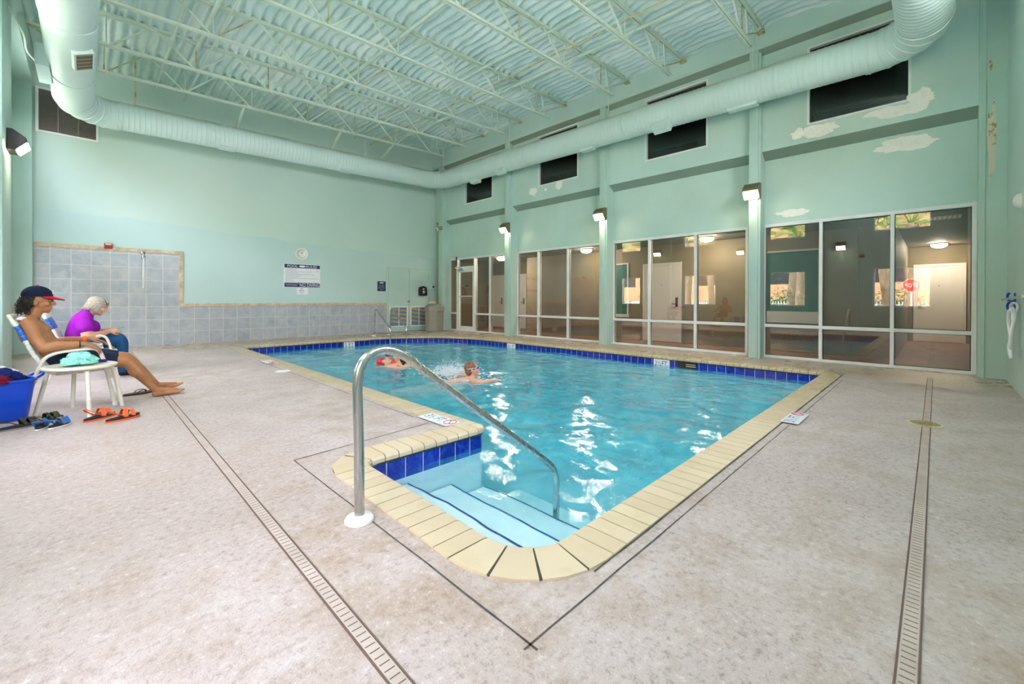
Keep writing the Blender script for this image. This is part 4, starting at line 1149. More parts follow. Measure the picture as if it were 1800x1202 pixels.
# ------------------------------------------------------------------ rails
t = thing('handrail', (.956, 2.02, 0), 'curved brushed steel handrail leading down the pool entry steps', 'handrail')
pp = [(.957, -.02), (.955, .2), (.952, .41), (.946, .60), (.946, .68), (.962, .765), (1.015, .824), (1.104, .838), (1.21, .795), (1.346, .693), (1.744, .392), (2.0, .2), (2.251, .014), (2.40, -.10), (2.465, -.165), (2.50, -.25), (2.505, -.36), (2.50, -.5), (2.50, -.66)]
mb = MB(); mb.tube(catmull([(x, 2.02, z) for x, z in pp], 7), .0245, 20); build(mb, 'rail', 'rail_steel', t, True)
mb = MB(); mb.lathe([(.02, 0), (.068, 0), (.070, .012), (.062, .024), (.034, .032), (.026, .034)], (.956, 2.02, .001), seg=32); build(mb, 'escutcheon', 'white_plastic', t, 50)
for x, lb in ((6.10, 'steel grab rail at the far end of the pool, in front of the grey tiles'), (6.62, 'steel grab rail at the far end of the pool, in front of the double door')):
    t = thing('grab_rail', (x, 11.95, 0), lb, 'grab rail', 'ladder rails at the far end')
    mb = MB(); mb.tube(rounded([(x, 11.95, -.02), (x, 11.87, .79), (x, 11.78, .80), (x, 11.0, .28), (x, 10.97, .2), (x, 10.97, -.62)], .06), .021, 12); build(mb, 'rail', 'rail_steel', t, True)
    mb = MB(); mb.tube([(x, 11.94, .10), (x, 10.98, .13)], .017, 10); build(mb, 'cross_bar', 'rail_steel', t, True)
    mb = MB(); mb.lathe([(.02, 0), (.07, 0), (.068, .02), (.03, .03)], (x, 11.95, .001), seg=20); build(mb, 'escutcheon', 'white_plastic', t, 50)

# ------------------------------------------------------------------ end wall: double door, signs, fittings
WY = YB
def wbox(mb, x0, x1, z0, z1, d, r=.004): mb.rbox(x0, x1, WY-d, WY-.0005, z0, z1, r)
d7 = sroot('door_7', (7.98, WY, 0))
mb = MB()
for q in [(7.135, 7.19, 0, 2.22), (8.80, 8.87, 0, 2.22), (7.191, 8.799, 2.172, 2.22)]: wbox(mb, q[0], q[1], q[2], q[3], .02)
build(mb, 'door_frame', 'mint_trim', d7)
for k, (a, b) in enumerate([(7.195, 7.985), (7.992, 8.795)]):
    mb = MB(); mb.rbox(a, b, WY-.034, WY-.005, .01, 2.165, .004); lf = build(mb, 'leaf', 'mint_trim', d7)
    p, q = (7.235, 7.93) if k == 0 else (8.03, 8.74)
    mb = MB(); f = .04
    for r_ in [(p, p+f, .155, .86), (q-f, q, .155, .86), (p+f, q-f, .155, .155+f), (p+f, q-f, .86-f, .86)]: mb.rbox(r_[0], r_[1], WY-.06, WY-.034, r_[2], r_[3], .003)
    mb.box((p+q)/2-.008, (p+q)/2+.008, WY-.058, WY-.034, .16, .85)
    lv = build(mb, 'louver_frame', 'white_paint', lf)
    mbs = [MB(), MB()]; n = 9
    for i in range(n):
        z = .2+i*.62/n+.02; s = -.06 if k == 0 else -.10
        mbs[i % 2].add([(p+f, WY-.040, z-s*.5), (q-f, WY-.040, z+s*.5), (q-f, WY-.040, z+.075+s*.5), (p+f, WY-.040, z+.075-s*.5)], [(0, 1, 2, 3)])
    mbb = MB(); mbb.box(p+f, q-f, WY-.038, WY-.034, .19, .83); build(mbb, 'louver_blades', 'louver_blue', lv)
    for i, nm in ((0, 'louver_blue'), (1, 'louver_tan')):
        for j in range(len(mbs[i].v)): 
            x_, y_, z_ = mbs[i].v[j]; mbs[i].v[j] = (x_, y_, max(.195, min(.825, z_)))
        build(mbs[i], 'louver_blades', nm, lv)
    mb = MB()
    for z in (.25, 1.05, 1.85): mb.rbox(8.79, 8.815, WY-.045, WY-.02, z, z+.11, .004) if k else mb.rbox(7.18, 7.20, WY-.045, WY-.02, z, z+.11, .004)
    build(mb, 'hinge', 'mint_trim', lf)
    if k == 0:
        mb = MB(); mb.lathe([(.0, .0), (.035, .0), (.035, .012), (.014, .02), (.014, .045), (.032, .05), (.032, .075), (0, .08)], (7.95, WY-.034, 1.03), 'Y', 16, mat=Matrix.Diagonal((1, -1, 1))); build(mb, 'knob', 'steel', lf, 50)
t = thing('dispenser', (8.51, WY-.034, 1.4), 'black wall dispenser hung on the right leaf of the double door', 'dispenser')
mb = MB(); mb.rbox(8.35, 8.67, WY-.16, WY-.036, 1.24, 1.45, .03); mb.prism([(8.35, 1.42), (8.67, 1.42), (8.63, 1.54), (8.55, 1.575), (8.47, 1.575), (8.39, 1.54)], 'Y', WY-.15, WY-.036); build(mb, 'housing', 'black_plastic', t, 40)
mb = MB(); mb.rbox(8.46, 8.56, WY-.172, WY-.155, 1.30, 1.40, .01); mb.ell((8.51, WY-.158, 1.47), (.04, .01, .035)); build(mb, 'window', 'steel', t, 40)
t = thing('control_box', (9.0, WY, 1.55), 'small pale control box with a dark dial beside the double door', 'control box')
mb = MB(); mb.rbox(8.87, 9.14, WY-.06, WY-.001, 1.47, 1.65, .01); build(mb, 'cover', 'mint_trim', t)
mb = MB(); mb.rbox(8.95, 9.03, WY-.066, WY-.06, 1.53, 1.60, .004); build(mb, 'dial', 'black_plastic', t)
RX, UZ = Vector((1, 0, 0)), Vector((0, 0, 1))
# rules board
t = thing('rules_sign', (4.46, WY, 1.78), 'white and navy POOL RULES board with NO DIVING along its foot', 'sign')
mb = MB(); wbox(mb, 3.955, 4.965, 1.44, 2.12, .014); build(mb, 'board', 'white_sign', t)
SY = WY-.014
mb = MB(); mb.box(3.97, 4.95, SY-.002, SY, 2.00, 2.105); mb.box(3.97, 4.95, SY-.002, SY, 1.452, 1.57); bd = build(mb, 'navy_band', 'navy_sign', t)
text('POOL', 'lettering', (4.19, SY-.002, 2.053), RX, UZ, .28, .07, 'white_sign', t); text('RULES', 'lettering', (4.71, SY-.002, 2.05), RX, UZ, .30, .07, 'white_sign', t)
mb = MB(); mb.prism([(4.45+.092*cos(a*pi/12), 2.053+.03*sin(a*pi/12)) for a in range(24)], 'Y', SY-.004, SY-.002); build(mb, 'logo', 'white_sign', t)
text('NO DIVING', 'lettering', (4.655, SY-.002, 1.512), RX, UZ, .55, .095, 'white_sign', t)
text('NO LIFEGUARD ON DUTY', 'lettering', (4.17, SY-.002, 1.532), RX, UZ, .34, .024, 'white_sign', t); text('SWIM AT YOUR OWN RISK', 'lettering', (4.17, SY-.002, 1.49), RX, UZ, .28, .024, 'white_sign', t)
lines = [('POOL HOURS 8AM TO 10PM', .31), ('SHOWER BEFORE ENTERING', .30), ('NO FOOD, DRINK, GLASS OR ANIMALS IN POOL OR ON POOL DECK', .72), ('DO NOT SWALLOW POOL WATER', .35), ('CHILDREN UNDER 12 MUST BE ACCOMPANIED BY AN ADULT AT ALL TIMES', .78),
         ('DO NOT USE POOL IF ILL WITH DIARRHEA', .44), ('CHANGE IN DESIGNATED AREAS', .35), ('NO RUNNING OR ROUGH PLAY IN THE SWIMMING POOL OR ON THE POOL DECK', .90), ('BATHING LOAD 17', .2), ('MAXIMUM DEPTH 5 FT', .25), ('POOL MAXIMUM DEPTH 5 FT. EMERGENCY PHONE DIAL 911 IN CASE OF AN EMERGENCY', .93)]
for i, (s, w_) in enumerate(lines): text(s, 'lettering', (3.995+w_/2, SY, 1.972-i*.0385), RX, UZ, w_, .020, 'grey_ink', t)
text('FL\nPERMIT', 'lettering', (4.885, SY, 1.935), RX, UZ, .08, .05, 'grey_ink', t)
t = thing('depth_notice', (4.455, WY, 1.33), 'small white notice reading MAX DEPTH 5 FT under the rules board', 'sign')
mb = MB(); wbox(mb, 4.30, 4.61, 1.24, 1.435, .006, .002); build(mb, 'sheet', 'white_sign', t)
for s, w_, z in (('MAX', .08, 1.40), ('DEPTH', .14, 1.345), ('5 FT', .09, 1.285)): text(s, 'lettering', (4.44, WY-.006, z), RX, UZ, w_, .038, 'black_ink', t)
t = thing('blue_sign', (6.97, WY, 1.54), 'small navy sign with white lettering left of the double door', 'sign')
mb = MB(); wbox(mb, 6.81, 7.105, 1.375, 1.70, .01); build(mb, 'board', 'navy_sign', t)
mb = MB(); mb.prism([(6.96+.08*cos(a*pi/12), 1.652+.022*sin(a*pi/12)) for a in range(24)], 'Y', WY-.012, WY-.01); build(mb, 'logo', 'white_sign', t)
for s, w_, z in (('PLEASE SHOWER', .17, 1.572), ('POOL TOWELS', .19, 1.525), ('RETURN TO LOBBY', .23, 1.477), ('THANK YOU', .13, 1.425)): text(s, 'lettering', (6.958, WY-.01, z), RX, UZ, w_, .024, 'white_sign', t)
# clock
t = thing('wall_clock', (4.437, WY, 2.42), 'round white wall clock above the rules board', 'clock')
mb = MB(); mb.lathe([(0, 0), (.172, 0), (.172, -.03), (.160, -.036), (.150, -.028), (0, -.028)], (4.437, WY-.001, 2.42), 'Y', 40); build(mb, 'case', 'white_plastic', t, 40)
CY_ = WY-.0305
for k in range(12):
    a = pi/2-(k+1)*pi/6; text(str(k+1), 'numeral', (4.437+.118*cos(a), CY_, 2.42+.118*sin(a)), RX, UZ, .014 if k == 0 else .03 if k < 9 else .046, .04, 'black_ink', t, .001)
for a, L, w_ in ((pi/2+radians(-20), .075, .010), (pi/2+radians(28), .085, .007)):
    mb = MB(); d = Vector((cos(a), 0, sin(a))); mb.obox(Vector((4.437, CY_-.004, 2.42))+d*L*.45, d*L*.55, Vector((-d.z, 0, d.x))*w_/2, (0, .001, 0)); build(mb, 'hand', 'black_ink', t)
# alarm, shower, grille
t = thing('fire_alarm', (.347, WY, 2.28), 'red fire alarm strobe above the grey tile bay', 'alarm')
mb = MB(); mb.rbox(.28, .415, WY-.06, WY-.001, 2.215, 2.34, .012); build(mb, 'housing', 'red_alarm', t, 40)
mb = MB(); mb.rbox(.295, .40, WY-.085, WY-.058, 2.295, 2.325, .008); build(mb, 'strobe', 'strobe_clear', t, 40)
t = thing('fire_alarm', (XL, 1.9, 2.72), 'red fire alarm strobe mirrored in the glazing near the hose wall', 'alarm')
mb = MB(); mb.rbox(XL+.001, XL+.06, 1.83, 1.97, 2.65, 2.79, .012); build(mb, 'housing', 'red_alarm', t, 40)
mb = MB(); mb.rbox(XL+.058, XL+.085, 1.85, 1.95, 2.74, 2.775, .008); build(mb, 'strobe', 'strobe_clear', t, 40)
t = thing('shower', (.93, WY, 2.15), 'small chrome shower head running a thin stream of water on the tiled wall', 'shower')
mb = MB(); mb.lathe([(0, 0), (.045, 0), (.04, -.02), (.02, -.03), (0, -.03)], (.93, WY-.012, 2.17), 'Y', 18); mb.tube(rounded([(.93, WY-.02, 2.17), (.93, WY-.13, 2.16), (.93, WY-.15, 2.10)], .04), .012, 10); build(mb, 'arm', 'steel', t, 50)
mb = MB(); mb.lathe([(.014, 0), (.02, -.02), (.042, -.05), (.04, -.06), (0, -.06)], (.93, WY-.15, 2.11), seg=18); build(mb, 'head', 'steel', t, 50)
def streamm():
    t_ = NT('stream_water'); a = t_.node('BsdfTransparent'); b = t_.node('BsdfPrincipled'); b.inputs['Base Color'].default_value = (.95, .97, 1, 1); b.inputs['Roughness'].default_value = .2
    t_.link(t_.mixsh(.55, a.outputs[0], b.outputs[0]), t_.out.inputs[0]); M['stream_water'] = t_.m
streamm()
mb = MB(); mb.tube([(.93+.006*sin(k*1.9), WY-.152, 2.05-k*.018) for k in range(40)], [.008+.007*abs(sin(k*.95)) for k in range(40)], 8); build(mb, 'stream', 'stream_water', t, True)
t = thing('return_grille', (-.27, WY, 5), 'large grey louvered return air grille high on the end wall behind the duct', 'grille')
x0, x1, z0, z1 = -.735, .20, 4.535, 5.47
mb = MB()
for q in [(x0, x0+.045, z0, z1), (x1-.045, x1, z0, z1), (x0+.045, x1-.045, z0, z0+.045), (x0+.045, x1-.045, z1-.045, z1)]: mb.rbox(q[0], q[1], WY-.03, WY-.001, q[2], q[3], .004)
build(mb, 'grille_frame', 'white_paint', t)
mb = MB(); mb.box(x0+.04, x1-.04, WY-.006, WY-.001, z0+.04, z1-.04); build(mb, 'backing', 'vent_dark', t)
mb = MB()
for k in range(32):
    z = z0+.06+k*(z1-z0-.11)/31; mb.add([(x0+.045, WY-.024, z), (x1-.045, WY-.024, z), (x1-.045, WY-.008, z+.016), (x0+.045, WY-.008, z+.016)], [(0, 1, 2, 3)])
build(mb, 'louvers', 'vent_slat', t)
mb = MB()
for x in (x0+.32, x0+.62): mb.box(x-.008, x+.008, WY-.027, WY-.006, z0+.04, z1-.04)
build(mb, 'mullions', 'vent_slat', t)

# litter bin
t = thing('litter_bin', (8.63, 12.46, 0), 'tall grey beige plastic litter bin between the double door and the glass door', 'bin')
def oct_prof(c, ri, z): return [(c[0]+ri/cos(pi/8)*cos(pi/8+k*pi/4), c[1]+ri/cos(pi/8)*sin(pi/8+k*pi/4), z) for k in range(8)]
def octl(mb, rings):
    v = [p for r_, z in rings for p in oct_prof((8.63, 12.46), r_, z)]
    mb.add(v, [(i*8+k, i*8+(k+1) % 8, (i+1)*8+(k+1) % 8, (i+1)*8+k) for i in range(len(rings)-1) for k in range(8)]+[tuple(reversed(range(8))), tuple((len(rings)-1)*8+k for k in range(8))])
mb = MB(); octl(mb, [(.285, .002), (.29, .03), (.305, .66), (.30, .68)]); build(mb, 'body', 'grey_bin', t)
mb = MB(); octl(mb, [(.30, .682), (.318, .69), (.318, .84), (.29, .88), (.2, .935), (.18, .94)]); build(mb, 'lid', 'grey_bin', t)
mb = MB(); bm = bmesh.new(); bmesh.ops.create_icosphere(bm, subdivisions=3, radius=1)
for v in bm.verts: v.co = Vector((v.co.x*.15, v.co.y*.10, max(-.04, v.co.z*.055)))*(1+.18*noise.noise(v.co*3))
mb.bm(bm, 0, Matrix.Translation((8.52, 12.42, .985))); tag(build(mb, 'paper_bag', 'paper', None, True, at=(8.52, 12.42, .945)), 'crumpled tan paper lying on the lid of the litter bin', 'paper')

# ------------------------------------------------------------------ depth markers
def deck_marker(c, right, up, L, W, body, label):
    c = Vector((*c, .0125)); right, up = Vector(right), Vector(up)
    t = thing('depth_marker', c, label, 'depth marker', 'depth markers set in the deck')
    mb = MB(); mb.obox(c+Vector((0, 0, .0008)), right*L/2, up*W/2, (0, 0, .0012)); build(mb, 'tile', 'white_sign', t)
    z = .002
    text(body, 'lettering', c-right*L*.14+up*W*.06+Vector((0, 0, .0002)), right, up, L*.58, W*.62, 'black_ink', t, z)
    q = c+right*L*.34+up*W*.08; ring_ = [q+right*W*.34*cos(k*pi/14)+up*W*.34*sin(k*pi/14)+Vector((0, 0, .003)) for k in range(28)]
    mb = MB(); mb.tube(ring_, .0035, 6, closed=True); mb.bar(ring_[10], ring_[24], .008, .003); build(mb, 'no_diving_symbol', 'red_ink', t)
    text('NO DIVING', 'lettering', c+right*L*.34-up*W*.38, right, up, L*.26, W*.14, 'navy_sign', t, z); return t
deck_marker((2.26, 3.19), (0, -1, 0), (1, 0, 0), .44, .17, '3\u00bd FT.', 'white 3½ FT no-diving depth marker on the deck by the coping corner')
deck_marker((4.64, .92), (1, 0, 0), (0, 1, 0), .46, .14, '3\u00bd FT', 'white 3½ FT no-diving depth marker along the pool edge facing the hose wall')
deck_marker((2.24, 8.2), (0, -1, 0), (1, 0, 0), .46, .17, '5 FT', 'white 5 FT depth marker on the deck left of the pool, beyond the handrail')
def wall_marker(c, right, body, label, w_=.30):
    c, right = Vector(c), Vector(right); n = right.cross(UZ)
    t = thing('depth_marker', c, label, 'depth marker', 'depth markers in the waterline tiles')
    mb = MB(); mb.obox(c+n*.001, right*w_/2, n*.0025, (0, 0, .072)); build(mb, 'tile', 'white_sign', t)
    text(body, 'lettering', c+n*.0036, right, UZ, w_*.84, .088, 'black_ink', t, .001)
wall_marker((5.02, 11.217, -.124), (1, 0, 0), '5 FT', 'white 5 FT depth marker in the blue waterline tiles at the far end')
wall_marker((7.875, 7.88, -.124), (0, -1, 0), '4\u00bd FT', 'white 4½ FT depth marker in the blue waterline tiles below the glazing')
wall_marker((7.875, 3.76, -.124), (0, -1, 0), '3\u00bdFT.', 'white 3½ FT depth marker in the blue waterline tiles beside the dark skimmer', .32)
t = thing('skimmer', (7.875, 3.2, -.12), 'dark skimmer mouth cut in the waterline tiles', 'skimmer')
mb = MB(); mb.box(7.868, 7.884, 3.10, 3.44, -.20, -.05); build(mb, 'mouth', 'black_plastic', t)
mb = MB(); mb.box(7.862, 7.87, 3.10, 3.28, -.10, -.088); mb.box(7.862, 7.87, 3.10, 3.28, -.135, -.12); build(mb, 'weir', 'coping_brick', t)

# ------------------------------------------------------------------ hose wall
t = thing('telescopic_pole', (8.2, -.63, 1.13), 'grey telescopic pole lying on blue hooks on the hose wall', 'pole')
mb = MB(); mb.tube([(8.75, -.635, 1.115), (6.8, -.635, 1.15)], .016, 12); build(mb, 'shaft', 'steel', t, True)
t = thing('hook', (8.15, -.69, 1.1), 'bright blue double hook screwed to the hose wall', 'hook')
mb = MB(); mb.rbox(8.085, 8.125, YN-0+.001, YN+.02, .96, 1.20, .005); build(mb, 'plate', 'hook_blue', t)
mb = MB()
for z in (1.13, 1.01): mb.tube(catmull([(8.105, YN+.015, z-.03), (8.17, YN+.04, z-.035), (8.26, YN+.055, z-.01), (8.30, YN+.055, z+.03), (8.275, YN+.05, z+.065), (8.25, YN+.045, z+.06)], 5), .012, 8)
build(mb, 'arms', 'hook_blue', t, True)
t = thing('hose', (7.75, -.6, .8), 'white hose coiled in loops hanging from the blue hook', 'hose'); mb = MB()
for k in range(5):
    w_ = (.20, .09, .16, .07, .13)[k]; h = (.10, .26, .17, .29, .22)[k]; zc = (.98, .76, .84, .72, .78)[k]; xc = (7.90, 7.84, 7.72, 7.62, 7.5)[k]
    pts = [Vector((xc+w_*(1+.25*sin(3*a))*cos(a), YN+.035+.015*k+.01*sin(2*a), zc+h*sin(a))) for a in [i*2*pi/28 for i in range(28)]]
    mb.tube(pts, .0115, 8, closed=True)
for k in range(3):
    pts = [Vector((7.80-.1*k+.13*cos(a), YN+.05+.02*k, .92-.2*k+.06*sin(a)+.05*cos(a))) for a in [i*2*pi/24 for i in range(24)]]
    mb.tube(pts, .0105, 8, closed=True)
build(mb, 'coil', 'hose_white', t, True)
mb = MB(); mb.lathe([(0, 0), (.09, 0), (.085, .03), (.05, .06), (0, .07)], (7.70, YN+.001, 2.27), 'Y', 20); tag(build(mb, 'wall_fitting', 'white_plastic', None, True, at=(7.7, YN, 2.27)), 'small white round fitting high on the hose wall', 'fitting')

# ------------------------------------------------------------------ chairs and table
def tubeobj(pts, r, name, mat, parent, rad=.05, seg=12):
    mb = MB(); mb.tube(rounded(pts, rad, 6), r, seg); return build(mb, name, mat, parent, True)
def make_chair(x, y, label):
    t = thing('strap_chair', (x, y, 0), label, 'chair', 'white strap chairs')
    P = lambda a, b, c: (x+a, y+b, c)
    for s in (-1, 1):
        b = s*.30
        tubeobj([P(-.46, b, 0), P(-.335, b, .38), P(-.285, b, .535), P(-.19, b, .58), P(.085, b, .60), P(.128, b, .47), P(.21, b*1.06, 0)], .0165, 'arm_frame', 'off_white_metal', t, .075)
        for q in ((-.46, b), (.21, b*1.06)):
            mb = MB(); mb.lathe([(0, 0), (.021, 0), (.021, .03), (.017, .034)], P(*q, .0), seg=12); build(mb, 'foot_cap', 'white_plastic', t)
    for s in (-1, 1):
        mb = MB(); mb.bar(P(.12, s*.3, .385), P(.12, s*.25, .375), .024, .024); mb.bar(P(-.315, s*.3, .44), P(-.30, s*.25, .44), .024, .024); build(mb, 'bracket', 'off_white_metal', t)
    R_ = .26
    side = lambda s: [P(-.51, s*R_, .935), P(-.44, s*R_, .79), P(-.35, s*R_, .55), P(-.255, s*R_, .375), P(-.19, s*R_, .365), P(.0, s*R_, .372), P(.19, s*R_, .385)]
    tubeobj([*reversed(side(-1)), *side(1)], .0165, 'sling_frame', 'off_white_metal', t, .05)
    mb = MB(); mb.tube([P(.19, -R_, .385), P(.19, R_, .385)], .0165, 12); build(mb, 'front_bar', 'off_white_metal', t, True)
    A = [Vector(p) for p in side(1)]
    def along(q):
        L = [(A[i+1]-A[i]).length for i in range(len(A)-1)]; q *= sum(L)
        for i, l in enumerate(L):
            if q <= l or i == len(L)-1: return A[i].lerp(A[i+1], min(1, q/l)), (A[i+1]-A[i]).normalized()
            q -= l
    n = 19
    for k in range(n):
        if k in (10, 11): continue
        c, d = along(.075+k*.9/n); c = c-Vector((0, R_, 0)); nn = Vector((0, 1, 0)).cross(d)
        mat = 'strap_blue' if k in (1, 2, 3) else 'strap_white'
        mb = MB(); w_ = .024
        for sgn in (-1, 1): mb.tube([c+Vector((0, sgn*R_, 0))-d*w_, c+Vector((0, sgn*R_, 0))-d*w_*.6, c+Vector((0, sgn*R_, 0))+d*w_*.6, c+Vector((0, sgn*R_, 0))+d*w_], [.0178, .0203, .0203, .0178], 12)
        seg = 8
        for side_ in (1, -1):
            for i in range(seg):
                y0, y1 = -R_+2*R_*i/seg, -R_+2*R_*(i+1)/seg; sag0, sag1 = -.03*(1-(y0/R_)**2), -.03*(1-(y1/R_)**2)
                o_ = .012*side_
                p0, p1 = c+Vector((0, y0, 0))+nn*(o_+sag0*1), c+Vector((0, y1, 0))+nn*(o_+sag1*1)
                mb.add([p0-d*w_, p0+d*w_, p1+d*w_, p1-d*w_], [(0, 1, 2, 3)])
        build(mb, 'strap', mat, t, 40, normals=False)
    return t
def copy_tree(o, parent=None):
    c = o.copy(); COL.objects.link(c)
    if parent is not None: c.parent = parent
    for ch in list(o.children): copy_tree(ch, c)
    return c
chair = make_chair(0, 6.35, 'white strap chair with blue back straps, the man in the cap sits in it')
chair2 = copy_tree(chair); chair2.location = (.10, 8.33, 0); chair2['label'] = 'white strap chair with blue back straps, the woman in purple sits in it'
TX, TY, TZ = -.04, 5.86, .46
t = thing('side_table', (TX, TY, 0), 'small round off-white side table in front of the man, a teal shirt on it', 'table')
mb = MB(); mb.lathe([(0, TZ-.03), (.25, TZ-.03), (.262, TZ-.024), (.266, TZ-.012), (.262, TZ), (.248, TZ+.004), (.24, TZ), (0, TZ)], (TX, TY, 0), seg=48); build(mb, 'tabletop', 'off_white_metal', t, 50)
for dx, dy in ((-.30, .13), (.06, -.30), (.30, .06), (-.06, .31)):
    k = .235/sqrt(dx*dx+dy*dy); a = (TX+dx*k*.8, TY+dy*k*.8, TZ-.035); b = (TX+dx*k*1.02, TY+dy*k*1.02, TZ-.06)
    tubeobj([a, b, (TX+dx, TY+dy, 0)], .0175, 'leg', 'off_white_metal', t, .03)
def cloth(name, c, r, mat, label, cat, seed, fold=5, amp=.35, parent=None, flat=-.2, rz=0):
    bm = bmesh.new(); bmesh.ops.create_icosphere(bm, subdivisions=5, radius=1); rr = Vector((seed*3.1, seed*1.7, 0))
    for v in bm.verts:
        p = v.co.copy(); n_ = noise.noise(p*1.3+rr); w3 = noise.noise(p*2.1+rr*3); f = .6*(1-abs(sin(p.x*fold*.55+p.y*fold*.35+p.z*fold*.5+5*w3)))+.4*abs(noise.noise(p*fold*.4+rr*2)); g_ = noise.noise(p*7+rr)
        q = p*(1+amp*n_-amp*.7*f+.05*g_); q.z = max(flat, q.z)
        v.co = Vector((q.x*r[0], q.y*r[1], q.z*r[2]))
    mb = MB(); mb.bm(bm, 0, Matrix.Translation(c) @ Matrix.Rotation(rz, 4, 'Z'))
    o = build(mb, name, mat, parent, 'all', at=c if parent is None else None)
    if label: tag(o, label, cat)
    return o
cloth('shirt', (-.045, 5.80, TZ+.036), (.13, .10, .095), 'teal_cloth', 'crumpled teal shirt lying on the side table', 'shirt', 3, 11, .62)
t = thing('glasses_case', (.10, 5.93, TZ+.002), 'small dark purple case on the side table behind the teal shirt', 'case')
mb = MB(); mb.rbox(.05, .15, 5.90, 5.96, TZ+.0045, TZ+.03, .011); build(mb, 'body', 'towel_navy', t, 40)
mb = MB(); mb.rbox(.055, .155, 5.898, 5.962, TZ+.012, TZ+.018, .003); build(mb, 'seam', 'purple_cloth', t, 40)

# ------------------------------------------------------------------ basket with towels
BC = Vector((-.615, 5.93, 0)); BR = Matrix.Rotation(radians(20), 4, 'Z')
def rr_ring(a, b, rad, z, n=5):
    pts = []
    for sx, sy, st in ((1, 1, 0), (-1, 1, 1), (-1, -1, 2), (1, -1, 3)):
        for k in range(n+1):
            an = pi/2*(st+k/n); pts.append(BC+BR @ Vector((sx*(a-rad)+rad*cos(an), sy*(b-rad)+rad*sin(an), z)))
    return pts
t = thing('tote_basket', BC, 'bright blue plastic tote basket stuffed with towels at the left edge', 'basket')
rings = [(.20, .15, .002), (.215, .165, .02), (.235, .185, .2), (.25, .20, .352), (.262, .212, .354), (.262, .212, .372), (.246, .196, .372), (.23, .18, .2), (.205, .155, .02)]
mb = MB(); v = [p for a, b, z in rings for p in rr_ring(a, b, .07, z)]; n = 24
mb.add(v, [(i*n+k, i*n+(k+1) % n, (i+1)*n+(k+1) % n, (i+1)*n+k) for i in range(len(rings)-1) for k in range(n)]+[tuple(reversed(range(n))), tuple((len(rings)-1)*n+k for k in range(n))])
build(mb, 'tub', 'basket_blue', t, 40)
for s in (1, -1):
    hp = [BC+BR @ Vector(q) for q in ((s*.25, -.1, .35), (s*.31, -.085, .385), (s*.335, 0, .395), (s*.31, .085, .385), (s*.25, .1, .35))]
    mb = MB(); mb.tube(catmull(hp, 5), .013, 10); h = build(mb, 'handle', 'basket_blue', t, True)
    mb = MB()
    for q in (-.1, .1): mb.ell(BC+BR @ Vector((s*.262, q, .345)), (.012, .012, .012))
    build(mb, 'rivet', 'off_white_metal', h, True)
cloth('towel', (-.67, 5.88, .385), (.16, .13, .075), 'white_cloth', 'white towel bunched on top of the blue basket', 'towel', 5, 5, .3)
cloth('towel', (-.53, 5.96, .375), (.13, .14, .10), 'towel_navy', 'navy towel bunched at the handle end of the blue basket', 'towel', 8, 5, .3)
cloth('swimwear', (-.56, 5.80, .365), (.11, .08, .06), 'maroon_cloth', 'maroon patterned swimwear in the front of the blue basket', 'swimwear', 9, 7, .3)
cloth('towel', (-.60, 6.05, .41), (.16, .10, .075), 'white_cloth', 'white towel at the back of the blue basket, behind the navy one', 'towel', 12, 5, .25)

